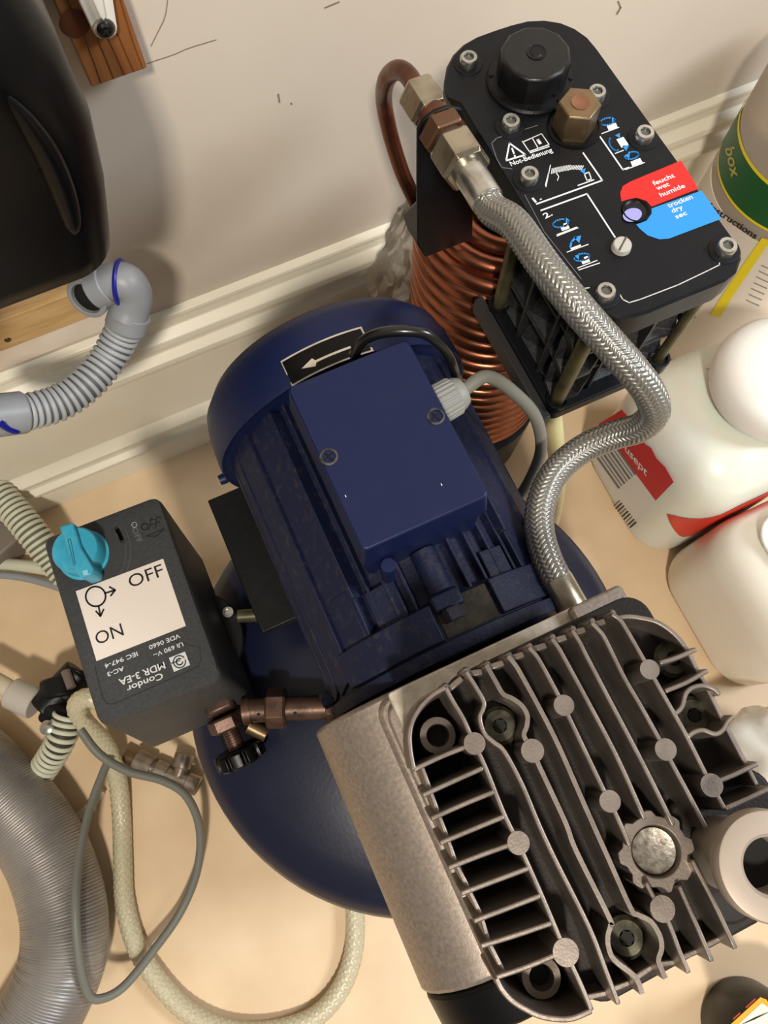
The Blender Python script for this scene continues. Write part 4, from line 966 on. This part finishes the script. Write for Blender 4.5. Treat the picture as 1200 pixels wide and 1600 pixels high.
# clear reinforced hose from the tee down and around the floor
def wv(s, i): return lambda u: .0118+.0004*math.sin(2*PI*(u*10+s/.010))*1+.0004*math.sin(2*PI*(u*10-s/.010))
hp = [P(175, 1105, .12), P(140, 1090, .13), P(120, 1102, .125), P(132, 1128, .10), P(165, 1165, .06), P(183, 1215, .03), P(190, 1280, .014), P(192, 1350, .0125), P(195, 1410, .0125), P(212, 1475, .0125), P(245, 1530, .0125), P(290, 1578, .0125), P(350, 1608, .0125), P(420, 1612, .0125), P(490, 1590, .0125), P(532, 1545, .0125), P(552, 1490, .0125), P(555, 1430, .0125), P(548, 1370, .0125)]
tag(MB().tube(cr(hp, 8), .0118, 28, step=.0014, rf=wv).build('reinforced_hose', clearh), 'beige reinforced hose running down past the tank and looping under it', 'hose')
# grey cable loop
hp = [P(125, 1140, .16), P(155, 1178, .15), P(200, 1205, .13), P(255, 1220, .11), P(292, 1245, .09), P(312, 1295, .06), P(308, 1360, .04), P(282, 1425, .03), P(240, 1485, .04), P(195, 1540, .06), P(160, 1560, .075), P(138, 1553, .085), P(124, 1500, .105), P(118, 1420, .115), P(124, 1340, .10), P(140, 1265, .08), P(160, 1210, .07), P(172, 1185, .065)]
tag(MB().tube(cr(hp, 8), .0052, 14).build('grey_cable', greyc), 'grey cable making a large pear-shaped loop over duct and hose', 'cable')
hp = [P(-40, 896, .03), P(20, 900, .03), P(60, 908, .03), P(110, 925, .04), P(150, 950, .05)]
tag(MB().tube(cr(hp, 8), .0055, 14).build('grey_cable', mat('bluegrey_cable', (140, 146, 152), .5)), 'blue-grey cable crossing the floor left of the switch box', 'cable')
hp = [P(-40, 878, .02), P(20, 883, .02), P(80, 890, .02), P(150, 905, .02)]
tag(MB().tube(cr(hp, 8), .0095, 18).build('cream_hose', creamh), 'smooth cream hose crossing the floor left of the switch box', 'hose')
hp = [P(-30, 1325, .015), P(20, 1320, .012), P(80, 1300, .012), P(130, 1270, .012), P(160, 1235, .012)]
tag(MB().tube(cr(hp, 8), .0055, 14).build('cream_tube', cream), 'thin cream tube running behind the aluminium duct', 'tube')
# small yellow-grey device
p = P(8, 838, .05)
t = thing('grey_device', 'small grey device with a yellow edge, cut off at the left frame edge', 'device', (p.x, p.y, 0))
MB().box(-.03, .022, -.02, .02, 0, .05, Matrix.Translation((p.x-.01, p.y, 0)) @ Matrix.Rotation(.4, 4, 'Z')).build('housing', mat('device_grey', (120, 112, 104), .5), t, bevel=.004)
MB().box(-.02, .005, .012, .024, .035, .053, Matrix.Translation((p.x-.01, p.y, 0)) @ Matrix.Rotation(.4, 4, 'Z')).build('yellow_edge', mat('device_yellow', (226, 176, 30), .5), t, bevel=.002)
# brass/nickel tee on the floor by the tank
t = thing('metal_tee', 'tarnished metal tee fitting lying on the floor between switch box and tank', 'pipe fitting', (-.17, .0, 0))
z = .018; A = lambda x, y: P(x, y, z)
nk = mat('tarnished', (164, 152, 140), .35, .7, (130, 118, 106), 60, .05, 300)
MB().tube([A(212, 1188), A(238, 1200)], .0155, 20).build('hex_end', nk, t, bevel=.001)
MB().tube([A(196, 1180), A(212, 1188)], .010, 20).build('brass_stub', brass, t)
MB().tube([A(236, 1199), A(306, 1226)], .0095, 20).build('run_pipe', nk, t)
MB().tube([A(243, 1201), A(262, 1209)], .0125, 20).build('collar', nk, t, bevel=.001)
MB().tube([A(278, 1215), A(287, 1188)], .0095, 20).build('branch', nk, t)
MB().tube([A(283, 1200), A(289, 1178)], .0130, 20).build('branch_end', nk, t, bevel=.001)
MB().tube([A(292, 1221), A(310, 1229)], .0130, 20).build('run_end', nk, t, bevel=.001)
